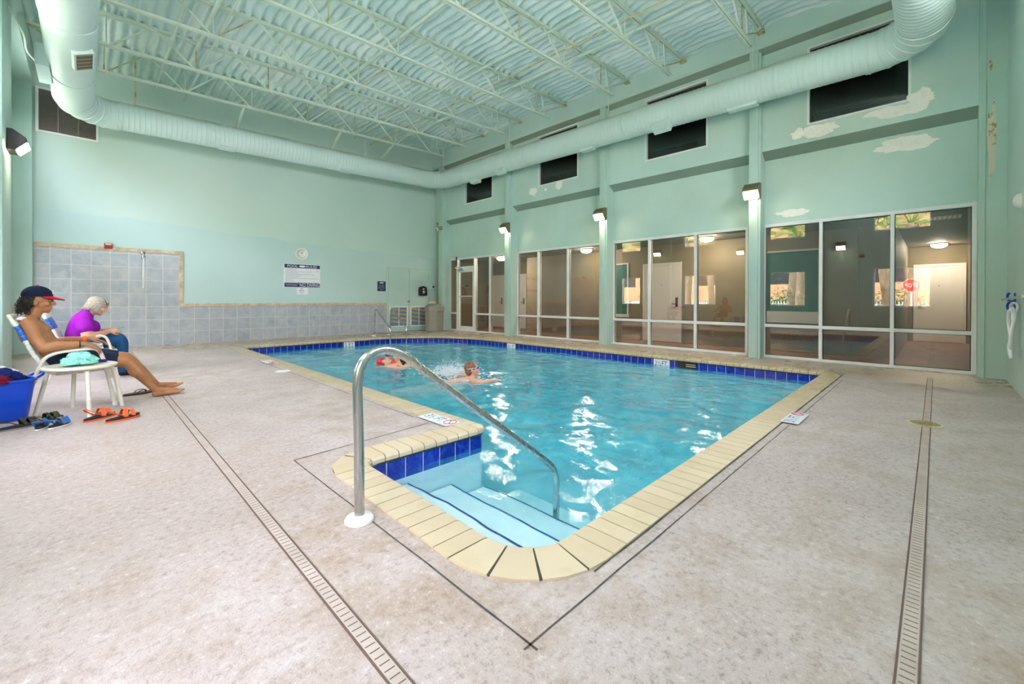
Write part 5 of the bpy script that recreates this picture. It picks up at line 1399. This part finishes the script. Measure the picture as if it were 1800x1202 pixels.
# ------------------------------------------------------------------ footwear
def sole_outline(L, W):
    pts = []
    for k in range(28):
        a = 2*pi*k/28; x = cos(a); w_ = (1+.22*x-.18*(1-x*x)*(1 if sin(a) < 0 else .2))
        pts.append((x*L/2, sin(a)*W/2*w_))
    return pts
def sandal(name, c, ang, L, W, h, mats, label, kind, group):
    c = Vector((*c, 0)); Rz = Matrix.Rotation(ang, 3, 'Z'); t = thing(name, c, label, 'sandal', group)
    out = sole_outline(L, W)
    T = lambda x, y, z: c+Rz @ Vector((x, y, z+ (.012*max(0, (x/L*2-.4)))))
    for nm, z0, z1, m_, sc in (('outsole', .001, h*.5, mats[0], 1), ('footbed', h*.5, h, mats[1], .97)):
        mb = MB(); n = len(out); v = [T(a*sc, b*sc, z0) for a, b in out]+[T(a*sc, b*sc, z1) for a, b in out]
        mb.add(v, [tuple(reversed(range(n))), tuple(range(n, 2*n))]+[(i, (i+1) % n, (i+1) % n+n, i+n) for i in range(n)]); build(mb, nm, m_, t, 40)
    def band(pts, w_, m_, nm='strap'):
        mb = MB(); P_ = catmull([T(*p) for p in pts], 5)
        for i in range(len(P_)-1): mb.bar(P_[i], P_[i+1]+(P_[i+1]-P_[i])*.15, w_, .005)
        build(mb, nm, m_, t)
    if kind == 'flip':
        for s in (-1, 1): band([(L*.28, 0, h), (L*.2, s*W*.2, h+.028), (L*.02, s*W*.42, h+.022), (-L*.08, s*W*.45, h)], .012, mats[2])
    elif kind == 'sport':
        band([(L*.22, -W*.46, h), (L*.22, -W*.2, h+.045), (L*.2, W*.2, h+.045), (L*.2, W*.46, h)], .032, mats[2])
        band([(L*.0, -W*.46, h), (L*.03, -W*.2, h+.062), (L*.03, W*.2, h+.062), (L*.0, W*.46, h)], .03, mats[2])
        band([(L*.2, W*.44, h), (L*.1, W*.47, h+.02), (L*.0, W*.44, h)], .014, mats[3]); band([(L*.2, -W*.44, h), (L*.1, -W*.47, h+.02), (L*.0, -W*.44, h)], .014, mats[3])
        band([(-L*.05, -W*.44, h+.01), (-L*.3, -W*.38, h+.055), (-L*.44, 0, h+.085), (-L*.3, W*.38, h+.055), (-L*.05, W*.44, h+.01)], .02, mats[2], 'heel_strap')
    else:
        band([(L*.26, -W*.46, h), (L*.24, 0, h+.05), (L*.26, W*.46, h)], .045, mats[2]); band([(-L*.02, -W*.44, h), (-L*.25, -W*.46, h+.04), (-L*.46, 0, h+.05), (-L*.25, W*.46, h+.04), (-L*.02, W*.44, h)], .024, mats[2], 'heel_strap')
        band([(L*.1, -W*.46, h), (L*.02, 0, h+.055), (L*.1, W*.46, h)], .03, mats[3])
g = 'pairs of footwear on the deck'
sandal('sport_sandal', (.085, 5.42), radians(38), .27, .098, .028, ('sandal_orange', 'sandal_black', 'sandal_orange', 'sandal_grey'), 'orange and black sport sandal closest to the leg of the side table', 'sport', g)
sandal('sport_sandal', (.235, 5.24), radians(28), .27, .098, .028, ('sandal_orange', 'sandal_black', 'sandal_orange', 'sandal_grey'), 'orange and black sport sandal of the pair lying farther from the side table', 'sport', g)
sandal('child_sandal', (-.27, 5.36), radians(75), .17, .075, .024, ('white_plastic', 'sandal_black', 'sandal_blue', 'sandal_grey'), 'blue and black small sandal next to the basket', 'child', g)
sandal('child_sandal', (-.165, 5.33), radians(48), .18, .075, .024, ('white_plastic', 'sandal_black', 'sandal_blue', 'sandal_grey'), 'blue and black small sandal of the pair lying farther from the basket', 'child', g)
sandal('slide_sandal', (-.40, 5.50), radians(25), .28, .10, .026, ('sandal_grey', 'sandal_black', 'camo', 'camo'), 'dark camouflage slide sandal in front of the basket', 'child', g)
sandal('slide_sandal', (-.26, 5.60), radians(40), .28, .10, .026, ('sandal_grey', 'sandal_black', 'camo', 'camo'), 'dark camouflage slide sandal between the basket and the table leg', 'child', g)
sandal('flip_flop', (.42, 6.50), radians(14), .27, .10, .022, ('sandal_black', 'sandal_brown', 'sandal_black'), 'brown flip-flop with a black strap behind the bare feet of the man', 'flip', g)
# ------------------------------------------------------------------ people
def V3(*a): return Vector(a)
def limb(mb, pts, seg=14):
    """pts: list of (vector, radius) joined as overlapping tapered capsules"""
    for (a, ra), (b, rb) in zip(pts[:-1], pts[1:]): mb.capsule(a, b, ra, rb, seg)
def tri_rot(fwd, up=(0, 0, 1)):
    """matrix whose x axis is fwd"""
    f = Vector(fwd).normalized(); u = Vector(up); s = u.cross(f).normalized(); u = f.cross(s)
    return Matrix(((f.x, s.x, u.x), (f.y, s.y, u.y), (f.z, s.z, u.z)))
def head(mb, c, fwd, s=1.0, up=(0, 0, 1)):
    """face, jaw, nose, brow, lips and ears round the skull centre c"""
    Rm = tri_rot(fwd, up); P = lambda x, y, z: Vector(c)+Rm @ Vector((x*s, y*s, z*s))
    E = lambda p, r: mb.ell(P(*p), tuple(q*s for q in r), mat=Rm)
    E((-.012, 0, .025), (.100, .077, .098)); E((.018, 0, -.025), (.076, .064, .085)); E((.038, 0, -.075), (.050, .050, .042))
    E((.066, 0, -.098), (.024, .026, .020))
    E((.078, 0, .034), (.022, .052, .016))                 # brow
    for sd in (-1, 1):
        E((.066, sd*.036, -.028), (.026, .026, .024))       # cheeks
        mb.ell(P(-.008, sd*.079, -.012), (.020*s, .009*s, .034*s), mat=Rm)   # ears
        E((.102, sd*.012, -.034), (.011, .009, .009))       # nostrils
    mb.capsule(P(.086, 0, .022), P(.112, 0, -.026), .010*s, .014*s, 10)
    E((.090, 0, -.060), (.014, .026, .008)); E((.086, 0, -.075), (.014, .023, .008))
    return P, Rm
def hand(mb, wrist, fwd, palm_n, thumb_side, s=1.0, curl=(.35, .4, .3), spread=.12):
    """palm with five separate bent fingers; palm_n points out of the back of the hand"""
    f = Vector(fwd).normalized(); n = (Vector(palm_n)-f*Vector(palm_n).dot(f)).normalized(); sd = n.cross(f)*thumb_side
    w = Vector(wrist); k = w+f*.088*s
    for q in (-.030, -.010, .010, .030): mb.capsule(w+f*.012*s+sd*q*.6*s, k+sd*q*s, .016*s, .0125*s, 10)
    lens = ((.030, .044, .028, .022), (.010, .048, .031, .023), (-.010, .045, .028, .022), (-.030, .035, .022, .019))
    for q, l1, l2, l3 in lens:
        p = k+sd*q*s; d = (f+sd*spread*q/.03).normalized(); a = 0
        for l, c, ra, rb in ((l1, curl[0], .0098, .0090), (l2, curl[1], .0090, .0083), (l3, curl[2], .0083, .0072)):
            a += c; dd = d*cos(a)-n*sin(a); e = p+dd*l*s; mb.capsule(p, e, ra*s, rb*s, 9); p = e
    p = w+f*.025*s+sd*.026*s-n*.004*s; d = (f*.72+sd*.62-n*.3).normalized(); e = p+d*.045*s; mb.capsule(p, e, .0145*s, .0112*s, 9)
    d2 = (f*.92+sd*.25-n*.28).normalized(); g_ = e+d2*.034*s; mb.capsule(e, g_, .0112*s, .0098*s, 9); mb.capsule(g_, g_+d2*.026*s, .0098*s, .008*s, 9)
def foot(mb, ankle, heel, ball, toe_dir, s=1.0):
    ankle, heel, ball = Vector(ankle), Vector(heel), Vector(ball); f = (ball-heel).normalized(); sd = Vector((0, 0, 1)).cross(f).normalized()
    mb.ell(heel+Vector((0, 0, .004)), (.036*s, .032*s, .034*s)); mb.capsule(ankle, heel+f*.03, .036*s, .034*s)
    mb.capsule(ankle+f*.02, ball+Vector((0, 0, .016)), .036*s, .022*s); mb.capsule(heel+f*.02, ball, .030*s, .026*s)
    for q in (-.026, 0, .026): mb.capsule(heel.lerp(ball, .5)+sd*q*.5, ball+sd*q, .024*s, .020*s)
    td = Vector(toe_dir).normalized()
    for q, l, r in ((-.036, .050, .0135), (-.016, .050, .0105), (.002, .046, .010), (.019, .040, .0095), (.034, .032, .009)):
        a = ball+sd*q*s*1.02+f*.010; b = a+td*l*s*.62; mb.capsule(a, b, (r+.003)*s, r*s, 9); mb.capsule(b, b+(f*.9+td*.3).normalized()*l*.4*s, r*s, r*.9*s, 9)

# --- the man in the cap
Y0 = 6.35
man = thing('person', (-.16, Y0, 0), 'person in a navy and red cap and navy shorts leaning back with legs stretched out', 'person')
mb = MB()
HC_ = V3(-.338, Y0, 1.075)
P, Rm = head(mb, HC_, (.985, -.10, -.05), 1.0)
limb(mb, [(V3(-.345, Y0, 1.0), .056), (V3(-.378, Y0, .93), .056), (V3(-.395, Y0, .87), .075)])
for s in (-1, 1):
    limb(mb, [(V3(-.390, Y0+s*.03, .90), .05), (V3(-.400, Y0+s*.15, .865), .058)])                       # shoulder slope
    limb(mb, [(V3(-.375, Y0+s*.085, .79), .105), (V3(-.315, Y0+s*.075, .66), .102), (V3(-.235, Y0+s*.075, .54), .108), (V3(-.175, Y0+s*.08, .485), .105)])
    mb.ell(V3(-.312, Y0+s*.075, .785), (.062, .082, .062))                                                # chest
    mb.ell(V3(-.425, Y0+s*.09, .78), (.045, .07, .11))
mb.ell(V3(-.225, Y0, .60), (.085, .12, .09))
# right arm along the near armrest
limb(mb, [(V3(-.395, 6.165, .855), .063), (V3(-.350, 6.10, .74), .054), (V3(-.290, 6.045, .625), .044), (V3(-.20, 6.035, .640), .047), (V3(-.10, 6.035, .642), .038), (V3(-.025, 6.04, .645), .028)])
hand(mb, (-.018, 6.04, .650), (.90, .05, -.40), (.40, -.22, .90), 1, 1.05, (.42, .45, .30), .30)
# left arm on the far armrest
limb(mb, [(V3(-.395, 6.54, .855), .063), (V3(-.33, 6.61, .74), .054), (V3(-.255, 6.655, .632), .043), (V3(-.15, 6.65, .645), .046), (V3(-.06, 6.645, .65), .036), (V3(.01, 6.64, .652), .028)])
hand(mb, (.012, 6.64, .654), (.95, -.04, -.22), (.2, .2, .95), -1, 1.0, (.25, .3, .25))
# legs
limb(mb, [(V3(-.15, 6.265, .48), .098), (V3(.05, 6.24, .468), .086), (V3(.30, 6.215, .425), .062), (V3(.33, 6.21, .395), .057), (V3(.405, 6.20, .285), .056), (V3(.50, 6.195, .15), .040), (V3(.553, 6.19, .072), .036)])
mb.ell(V3(.375, 6.20, .300), (.052, .052, .075), mat=Matrix.Rotation(radians(-38), 3, 'Y')); mb.ell(V3(.325, 6.212, .432), (.042, .045, .042))
limb(mb, [(V3(-.15, 6.435, .48), .098), (V3(.06, 6.455, .468), .086), (V3(.315, 6.475, .435), .062), (V3(.345, 6.48, .405), .057), (V3(.435, 6.49, .285), .056), (V3(.545, 6.50, .14), .040), (V3(.592, 6.505, .075), .036)])
mb.ell(V3(.405, 6.488, .295), (.052, .052, .075), mat=Matrix.Rotation(radians(-38), 3, 'Y'))
foot(mb, (.553, 6.19, .072), (.548, 6.185, .036), (.735, 6.215, .034), (.80, .1, .35))
foot(mb, (.592, 6.505, .075), (.590, 6.505, .036), (.765, 6.545, .052), (.80, .1, .45))
remeshed(mb, 'body', 'tan_skin', man, .0046, 3)
# cap
mb = MB(); CM = Rm
mb.ell(P(-.012, 0, .055), (.112, .088, .098), mat=CM, u=28, v=18)
mb.v = [tuple(Vector(p)) if (Rm.transposed() @ (Vector(p)-HC_)).z > .045 else tuple(HC_+Rm @ Vector(((Rm.transposed() @ (Vector(p)-HC_)).x, (Rm.transposed() @ (Vector(p)-HC_)).y, .045))) for p in mb.v]
cap = build(mb, 'cap', 'cap_navy', man, True)
mb = MB(); top, bot = [], []
K = 20
for k in range(K+1):
    a = -1.25+2.5*k/K; xi, yi = .098*cos(a), .080*sin(a); ext = .082*cos(a*1.05)
    xo, yo = xi+ext+.004, yi*1.02
    top.append((P(xi, yi, .052), P(xo, yo, .052-.010-.22*max(0, ext)+.14*yo*yo*-10*.05)))
for j, (off, m_, nm) in enumerate(((0, 'cap_red', 'brim'), (-.006, 'cap_under', 'brim_underside'))):
    mb = MB(); u = Rm @ Vector((0, 0, 1))
    v = [q+u*off for pr in top for q in pr]+[q+u*(off-.005) for pr in top for q in pr]; n = 2*(K+1)
    f = []
    for k in range(K):
        a, b, c, d = 2*k, 2*k+1, 2*k+3, 2*k+2
        f += [(a, b, c, d), (a+n, d+n, c+n, b+n), (b, b+n, c+n, c), (a, d, d+n, a+n)]
    f += [(0, n, n+1, 1), (2*K, 2*K+1, 2*K+1+n, 2*K+n)]
    mb.add(v, f); build(mb, nm, m_, cap, 40)
mb = MB(); mb.ell(P(-.012, 0, .152), (.011, .011, .007)); build(mb, 'button', 'cap_red', cap, True)
mb = MB(); mb.prism([(-.018, -.022), (.018, -.022), (.012, 0), (.018, .022), (-.018, .022), (-.012, 0)], 'X', 0, .002)
mb.v = [tuple(P(.094+.004*0+q[0], q[1], .098+q[2])) for q in mb.v]; build(mb, 'emblem', 'white_cloth', cap)
# long curly hair
mb = MB(); rr = random.Random(5)
for k in range(330):
    a = rr.uniform(pi*.52, pi*1.48); rad_ = rr.uniform(.080, .105); z0 = rr.uniform(.0, .05); p = P(-.012+rad_*cos(a)*1.02, rad_*.86*sin(a), z0); L = rr.uniform(.06, .15); n_ = 9; ph = rr.uniform(0, 6)
    pts = []
    for i in range(n_):
        t_ = i/(n_-1); pts.append(p+Vector((-.035*t_+.010*cos(ph+t_*13), .010*sin(ph+t_*13)+.012*t_*sin(a), -L*t_)))
    mb.tube(pts, [.0052*(1-.45*i/(n_-1)) for i in range(n_)], 5)
mb.ell(P(-.055, 0, -.0), (.066, .078, .075), mat=Rm); mb.ell(P(-.085, 0, -.055), (.045, .062, .06), mat=Rm)
build(mb, 'hair', 'dark_hair', man, 'all')
mb = MB()
for s in (-1, 1): mb.ell(P(.084, s*.033, .010), (.008, .013, .006), mat=Rm)
e = build(mb, 'eyes', 'eye_white', man, True)
mb = MB()
for s in (-1, 1): mb.ell(P(.0905, s*.033, .010), (.0035, .006, .005), mat=Rm)
build(mb, 'irises', 'eye_dark', e, True)
# swim shorts
mb = MB()
for s in (-1, 1): limb(mb, [(V3(-.215, Y0+s*.075, .515), .118), (V3(-.16, Y0+s*.082, .478), .118)])
limb(mb, [(V3(-.15, 6.265, .48), .108), (V3(.05, 6.24, .468), .099), (V3(.185, 6.225, .446), .086)]); limb(mb, [(V3(-.15, 6.435, .48), .108), (V3(.06, 6.455, .468), .099), (V3(.20, 6.468, .45), .086)])
sh = remeshed(mb, 'swim_shorts', 'navy_cloth', man, .009, 2)
for v in sh.data.vertices: v.co += v.co.normalized()*.004*noise.noise(v.co*28)
mb = MB(); mb.tube([V3(-.045, 6.04+.036*cos(a), .645+.036*sin(a)) for a in [k*pi/12 for k in range(24)]], .0045, 6, closed=True); build(mb, 'bracelet', 'black_plastic', man, True)
mb = MB(); mb.lathe([(.038, -.012), (.041, -.012), (.041, .012), (.038, .012)], (-.012, 6.641, .652), 'X', 20); build(mb, 'wristband', 'orange_band', man, True)
cloth('neck_towel', (-.432, 6.21, .897), (.05, .085, .03), 'shoulder_white', None, None, 4, 4, .2, man)

# --- the woman in purple
Y1 = 8.36
wom = thing('person', (-.05, Y1, 0), 'seated person with grey hair, purple T-shirt and jeans hunched over a phone', 'person')
mb = MB(); HW = V3(.118, Y1, .995)
P2, R2 = head(mb, HW, (.86, -.10, -.42), .98, (.45, 0, .9))
limb(mb, [(V3(.07, Y1, .93), .054), (V3(.01, Y1, .87), .062)])
limb(mb, [(V3(-.03, 8.14, .80), .075), (V3(-.005, 8.07, .69), .070), (V3(.012, 8.045, .605), .062), (V3(.09, 8.07, .60), .052), (V3(.17, 8.135, .625), .038), (V3(.215, 8.19, .645), .029)])
limb(mb, [(V3(-.03, 8.58, .80), .075), (V3(-.005, 8.65, .69), .070), (V3(.01, 8.66, .60), .062), (V3(.09, 8.57, .61), .05), (V3(.17, 8.50, .635), .038), (V3(.215, 8.46, .65), .029)])
hand(mb, (.215, 8.19, .648), (.9, .38, .06), (-.1, -.6, .5), -1, .95, (.35, .5, .4)); hand(mb, (.215, 8.46, .652), (.9, -.38, .06), (-.1, .6, .5), 1, .95, (.35, .5, .4))
remeshed(mb, 'body', 'pale_skin', wom, .0075, 3)
mb = MB()
for s in (-1, 1):
    limb(mb, [(V3(-.01, Y1+s*.09, .84), .085), (V3(-.045, Y1+s*.085, .74), .135), (V3(-.06, Y1+s*.085, .62), .148), (V3(-.075, Y1+s*.08, .545), .14)])
    limb(mb, [(V3(-.03, Y1+s*.20, .80), .100), (V3(-.012, Y1+s*.265, .725), .096), (V3(-.006, Y1+s*.285, .705), .094)])
    mb.ell(V3(.045, Y1+s*.07, .70), (.10, .09, .105))
limb(mb, [(V3(.0, Y1, .90), .07), (V3(-.04, Y1, .80), .12)]); mb.ell(V3(.03, Y1, .61), (.11, .17, .10)); mb.ell(V3(-.175, Y1, .555), (.055, .17, .05))
ts = remeshed(mb, 'shirt', 'purple_cloth', wom, .010, 4)
for v in ts.data.vertices: v.co += Vector((0, 0, 1))*.004*noise.noise(v.co*14)+v.co.normalized()*.005*noise.noise(v.co*9)
mb = MB()
for s in (-1, 1):
    yk = Y1+s*.12
    limb(mb, [(V3(-.07, Y1+s*.09, .50), .115), (V3(.12, Y1+s*.11, .51), .10), (V3(.335, yk, .515), .078), (V3(.355, yk, .47), .076), (V3(.365, yk, .28), .068), (V3(.375, yk, .085), .056)])
remeshed(mb, 'jeans', 'jeans', wom, .010, 3)
mb = MB()
for s in (-1, 1): yk = Y1+s*.12; mb.capsule(V3(.36, yk, .045), V3(.49, yk, .036), .044, .034); mb.ell(V3(.36, yk, .05), (.045, .038, .048))
for i in range(len(mb.v)): mb.v[i] = (mb.v[i][0], mb.v[i][1], max(.002, mb.v[i][2]))
build(mb, 'shoes', 'sandal_black', wom, True)
mb = MB(); rr = random.Random(9)
mb.ell(P2(-.028, 0, .036), (.108, .092, .092), mat=R2, u=24, v=16); mb.ell(P2(-.052, 0, -.025), (.075, .084, .088), mat=R2)
for k in range(420):
    a = rr.uniform(pi*.30, pi*1.70); L = rr.uniform(.09, .145); zs = rr.uniform(.02, .085); q = sqrt(max(0, 1-(zs/.13)**2)); p = Vector((-.022+.104*q*cos(a), .088*q*sin(a), zs)); pts = []
    for i in range(8):
        t_ = i/7; pts.append(P2(p.x+.012*t_*cos(a), p.y*(1+.06*t_), p.z-L*t_+.004*sin(t_*6+k)))
    mb.tube(pts, [.0048*(1-.5*i/7) for i in range(8)], 5)
for k in range(40):
    y_ = -.06+.12*k/39; mb.tube([P2(.045-.2*y_*y_*8*.1, y_, .112), P2(.080, y_*1.08, .080), P2(.090, y_*1.1, .055)], [.006, .005, .004], 5)
build(mb, 'hair', 'grey_hair', wom, 'all')
mb = MB(); mb.tube([V3(.175+.0*cos(a), 8.152+.042*cos(a), .625+.042*sin(a)) for a in [k*pi/12 for k in range(24)]], .006, 6, closed=True); build(mb, 'wristband', 'orange_band', wom, True)
ph = thing('mobile_phone', (.325, 8.32, .668), 'pale blue phone held up in both hands of the seated woman', 'phone')
PR = tri_rot((.93, .0, .30)); mb = MB(); bm = bmesh.new(); bmesh.ops.create_cube(bm, size=1); bmesh.ops.scale(bm, vec=(.145, .074, .011), verts=bm.verts); bmesh.ops.bevel(bm, geom=bm.edges[:], offset=.004, segments=2, affect='EDGES')
mb.bm(bm, 0, Matrix.Translation((.325, 8.325, .668)) @ PR.to_4x4()); build(mb, 'case', 'phone_blue', ph, 40)
mb = MB(); mb.obox(V3(.325, 8.325, .668)+PR @ V3(0, 0, .0062), PR @ V3(.066, 0, 0), PR @ V3(0, .033, 0), PR @ V3(0, 0, .0005)); build(mb, 'screen', 'black_plastic', ph)
t = thing('folded_towel', (-.02, 8.1, .5), 'blue and white striped folded towel on the chair seat beside the woman', 'towel')
for k in range(5):
    mb = MB(); mb.rbox(-.16+.002*k, .17-.004*k, 8.045+.006*k, 8.16, .395+.024*k, .418+.024*k, .008); build(mb, 'fold', 'white_cloth' if k % 2 else 'stripe_blue', t, 40)

# --- bathers
def bather_head(mb, c, fwd, s): return head(mb, c, fwd, s)
c = onz(682, 641, ZW); kid = thing('person', (c.x, c.y, ZW), 'child with red arm floats bobbing in the pool behind the arch of the handrail', 'person')
mb = MB(); hc = V3(c.x, c.y, .075); P3, R3 = head(mb, hc, (.5, .8, .05), .86)
limb(mb, [(hc-V3(0, 0, .07), .042), (hc-V3(0, 0, .15), .05), (hc-V3(-.02, 0, .3), .10), (hc-V3(-.04, 0, .55), .085)])
fl = onz(662, 639, ZW); fd = (V3(fl.x, fl.y, 0)-V3(c.x, c.y, 0)).normalized(); sR = fd
for s in (-1, 1):
    limb(mb, [(V3(c.x, c.y, -.105), .05), (V3(c.x, c.y, -.115)+sR*s*.11, .042), (V3(c.x, c.y, -.13)+sR*s*.20, .036), (V3(c.x, c.y, -.15)+sR*s*.30, .026)])
    hand(mb, V3(c.x, c.y, -.15)+sR*s*.30, sR*s+V3(0, 0, -.15), (0, 0, 1), 1, .62, (.15, .2, .2))
remeshed(mb, 'body', 'child_skin', kid, .009, 3)
mb = MB(); mb.ell(P3(-.018, 0, .03), (.094, .077, .088), mat=R3); mb.ell(P3(-.04, 0, -.01), (.068, .072, .07), mat=R3); build(mb, 'hair', 'brown_hair', kid, True)
mb = MB(); mb.ell(hc-V3(-.02, 0, .33), (.12, .12, .10)); build(mb, 'swimsuit', 'swim_blue', kid, True)
for s in (-1, 1):
    mb = MB(); q = V3(c.x, c.y, -.122)+sR*s*.185; Mx = tri_rot(sR*s); 
    mb.lathe([(.040, -.06), (.066, -.055), (.080, -.02), (.080, .02), (.066, .055), (.040, .06)], (0, 0, 0), 'X', 18); mb.v = [tuple(q+Mx @ Vector(p)) for p in mb.v]; build(mb, 'arm_float', 'float_red', kid, True)
c2 = onz(702, 644, ZW); ad = thing('person', (c2.x, c2.y, ZW), 'bather with long dark wet hair beside the child with the red arm floats', 'person')
mb = MB(); hc = V3(c2.x, c2.y, .035); P4, R4 = head(mb, hc, (-.75, .6, -.05), .97)
limb(mb, [(hc-V3(0, 0, .09), .05), (hc-V3(0, 0, .17), .06), (hc-V3(0, 0, .35), .13), (hc-V3(0, 0, .7), .12)])
sx = V3(.64, -.77, 0)
for s in (-1, 1):
    limb(mb, [(hc-V3(0, 0, .19)+sx*s*.04, .06), (hc-V3(0, 0, .205)+sx*s*.155, .055), (hc+V3(-.10, .03, -.235)+sx*s*.18, .042), (hc+V3(-.24, .10, -.205)+sx*s*.08, .033)])
    hand(mb, hc+V3(-.24, .10, -.205)+sx*s*.08, V3(-.9, .3, .1), (0, 0, 1), s, .85, (.3, .3, .3))
remeshed(mb, 'body', 'pale_skin', ad, .009, 3)
mb = MB(); mb.ell(P4(-.02, 0, .035), (.106, .086, .094), mat=R4); mb.ell(P4(-.06, 0, -.05), (.06, .08, .10), mat=R4); mb.ell(P4(-.075, 0, -.14), (.04, .075, .10), mat=R4); build(mb, 'hair', 'dark_hair', ad, True)
mb = MB(); limb(mb, [(hc-V3(0, 0, .30), .142), (hc-V3(0, 0, .68), .13)]); build(mb, 'swimsuit', 'swim_red', ad, True)
c3 = onz(830, 667, ZW); sw = thing('person', (c3.x, c3.y, ZW), 'swimmer with goggles and orange hair throwing up a white splash in mid-pool', 'person')
mb = MB(); hc = V3(c3.x, c3.y, .0); P5, R5 = head(mb, hc, (.80, -.60, .12), .98)
u_ = V3(.8, -.6, 0)
limb(mb, [(hc-V3(0, 0, .08), .05), (hc+V3(.0, -.0, -.16), .058), (hc-u_*.25+V3(0, 0, -.27), .13), (hc-u_*.75+V3(0, 0, -.33), .11), (hc-u_*1.2+V3(0, 0, -.36), .07)])
l_ = V3(.6, .8, 0)
limb(mb, [(hc+V3(0, 0, -.16), .06), (hc+l_*-.16+V3(.02, -.02, -.175), .058), (hc+l_*-.28+V3(.10, -.10, -.165), .046), (hc+l_*-.12+V3(.28, -.22, -.16), .034)])
hand(mb, hc+l_*-.12+V3(.28, -.22, -.16), V3(.9, -.3, -.1), (0, 0, 1), 1, .9, (.15, .15, .1))
limb(mb, [(hc+V3(0, 0, -.17), .06), (hc+l_*.16+V3(0, 0, -.18), .056), (hc+l_*.30-u_*.15+V3(0, 0, -.14), .044), (hc+l_*.36-u_*.36+V3(0, 0, -.155), .034)])
hand(mb, hc+l_*.36-u_*.36+V3(0, 0, -.155), -u_, (0, 0, 1), 1, .9, (.15, .15, .1))
remeshed(mb, 'body', 'pale_skin', sw, .009, 3)
mb = MB(); mb.ell(P5(-.026, 0, .032), (.104, .086, .094), mat=R5); mb.ell(P5(-.055, 0, -.02), (.064, .080, .08), mat=R5); build(mb, 'hair', 'brown_hair', sw, True)
mb = MB(); mb.tube([P5(-.012+.104*cos(a), .087*sin(a), .022) for a in [k*pi/14 for k in range(28)]], .008, 6, closed=True); build(mb, 'goggle_strap', 'cap_silver', sw, True)
mb = MB()
for s in (-1, 1): mb.ell(P5(.088, s*.034, .014), (.018, .026, .018), mat=R5)
build(mb, 'goggles', 'swim_blue', sw, True)
# splash
def splashm():
    t_ = NT('splash_water'); a = t_.node('BsdfTransparent'); b = t_.node('BsdfPrincipled'); b.inputs['Base Color'].default_value = (.93, .97, 1, 1); b.inputs['Roughness'].default_value = .15
    t_.link(t_.mixsh(.55, a.outputs[0], b.outputs[0]), t_.out.inputs[0]); M['splash_water'] = t_.m
splashm()
rr = random.Random(21); mb = MB(); ctr = onz(796, 660, ZW)
ex_ = (onz(812, 664, ZW)-onz(780, 660, ZW)); ex_.z = 0; ex_.normalize()
for k in range(2600):
    d = rr.gauss(0, 1); h = abs(rr.gauss(0, .10)); r_ = rr.uniform(.0015, .0062)
    p = V3(ctr.x, ctr.y, 0)+ex_*(rr.gauss(0, .20))+V3(-ex_.y, ex_.x, 0)*rr.gauss(0, .12); p.z = ZW+.005+h*max(0, 1.2-abs(d)*.3)
    mb.ell(p, (r_, r_, r_*rr.uniform(.8, 2.2)), u=6, v=4)
for k in range(420):
    p = V3(ctr.x, ctr.y, 0)+ex_*rr.gauss(0, .30)+V3(-ex_.y, ex_.x, 0)*rr.gauss(0, .22); p.z = ZW+.004+.03*abs(rr.gauss(0, 1)); r_ = rr.uniform(.008, .03)
    mb.ell(p, (r_, r_, r_*.35), u=8, v=5)
for k in range(220):
    p = V3(c3.x+rr.gauss(.25, .4), c3.y+rr.gauss(-.15, .4), ZW+.008); r_ = rr.uniform(.004, .016); mb.ell(p, (r_, r_*rr.uniform(.4, 1), r_*.25), u=6, v=4)
tag(build(mb, 'water_splash', 'splash_water', None, True), 'white splash of droplets and foam behind the swimmer in mid-pool', 'splash', kind='stuff')
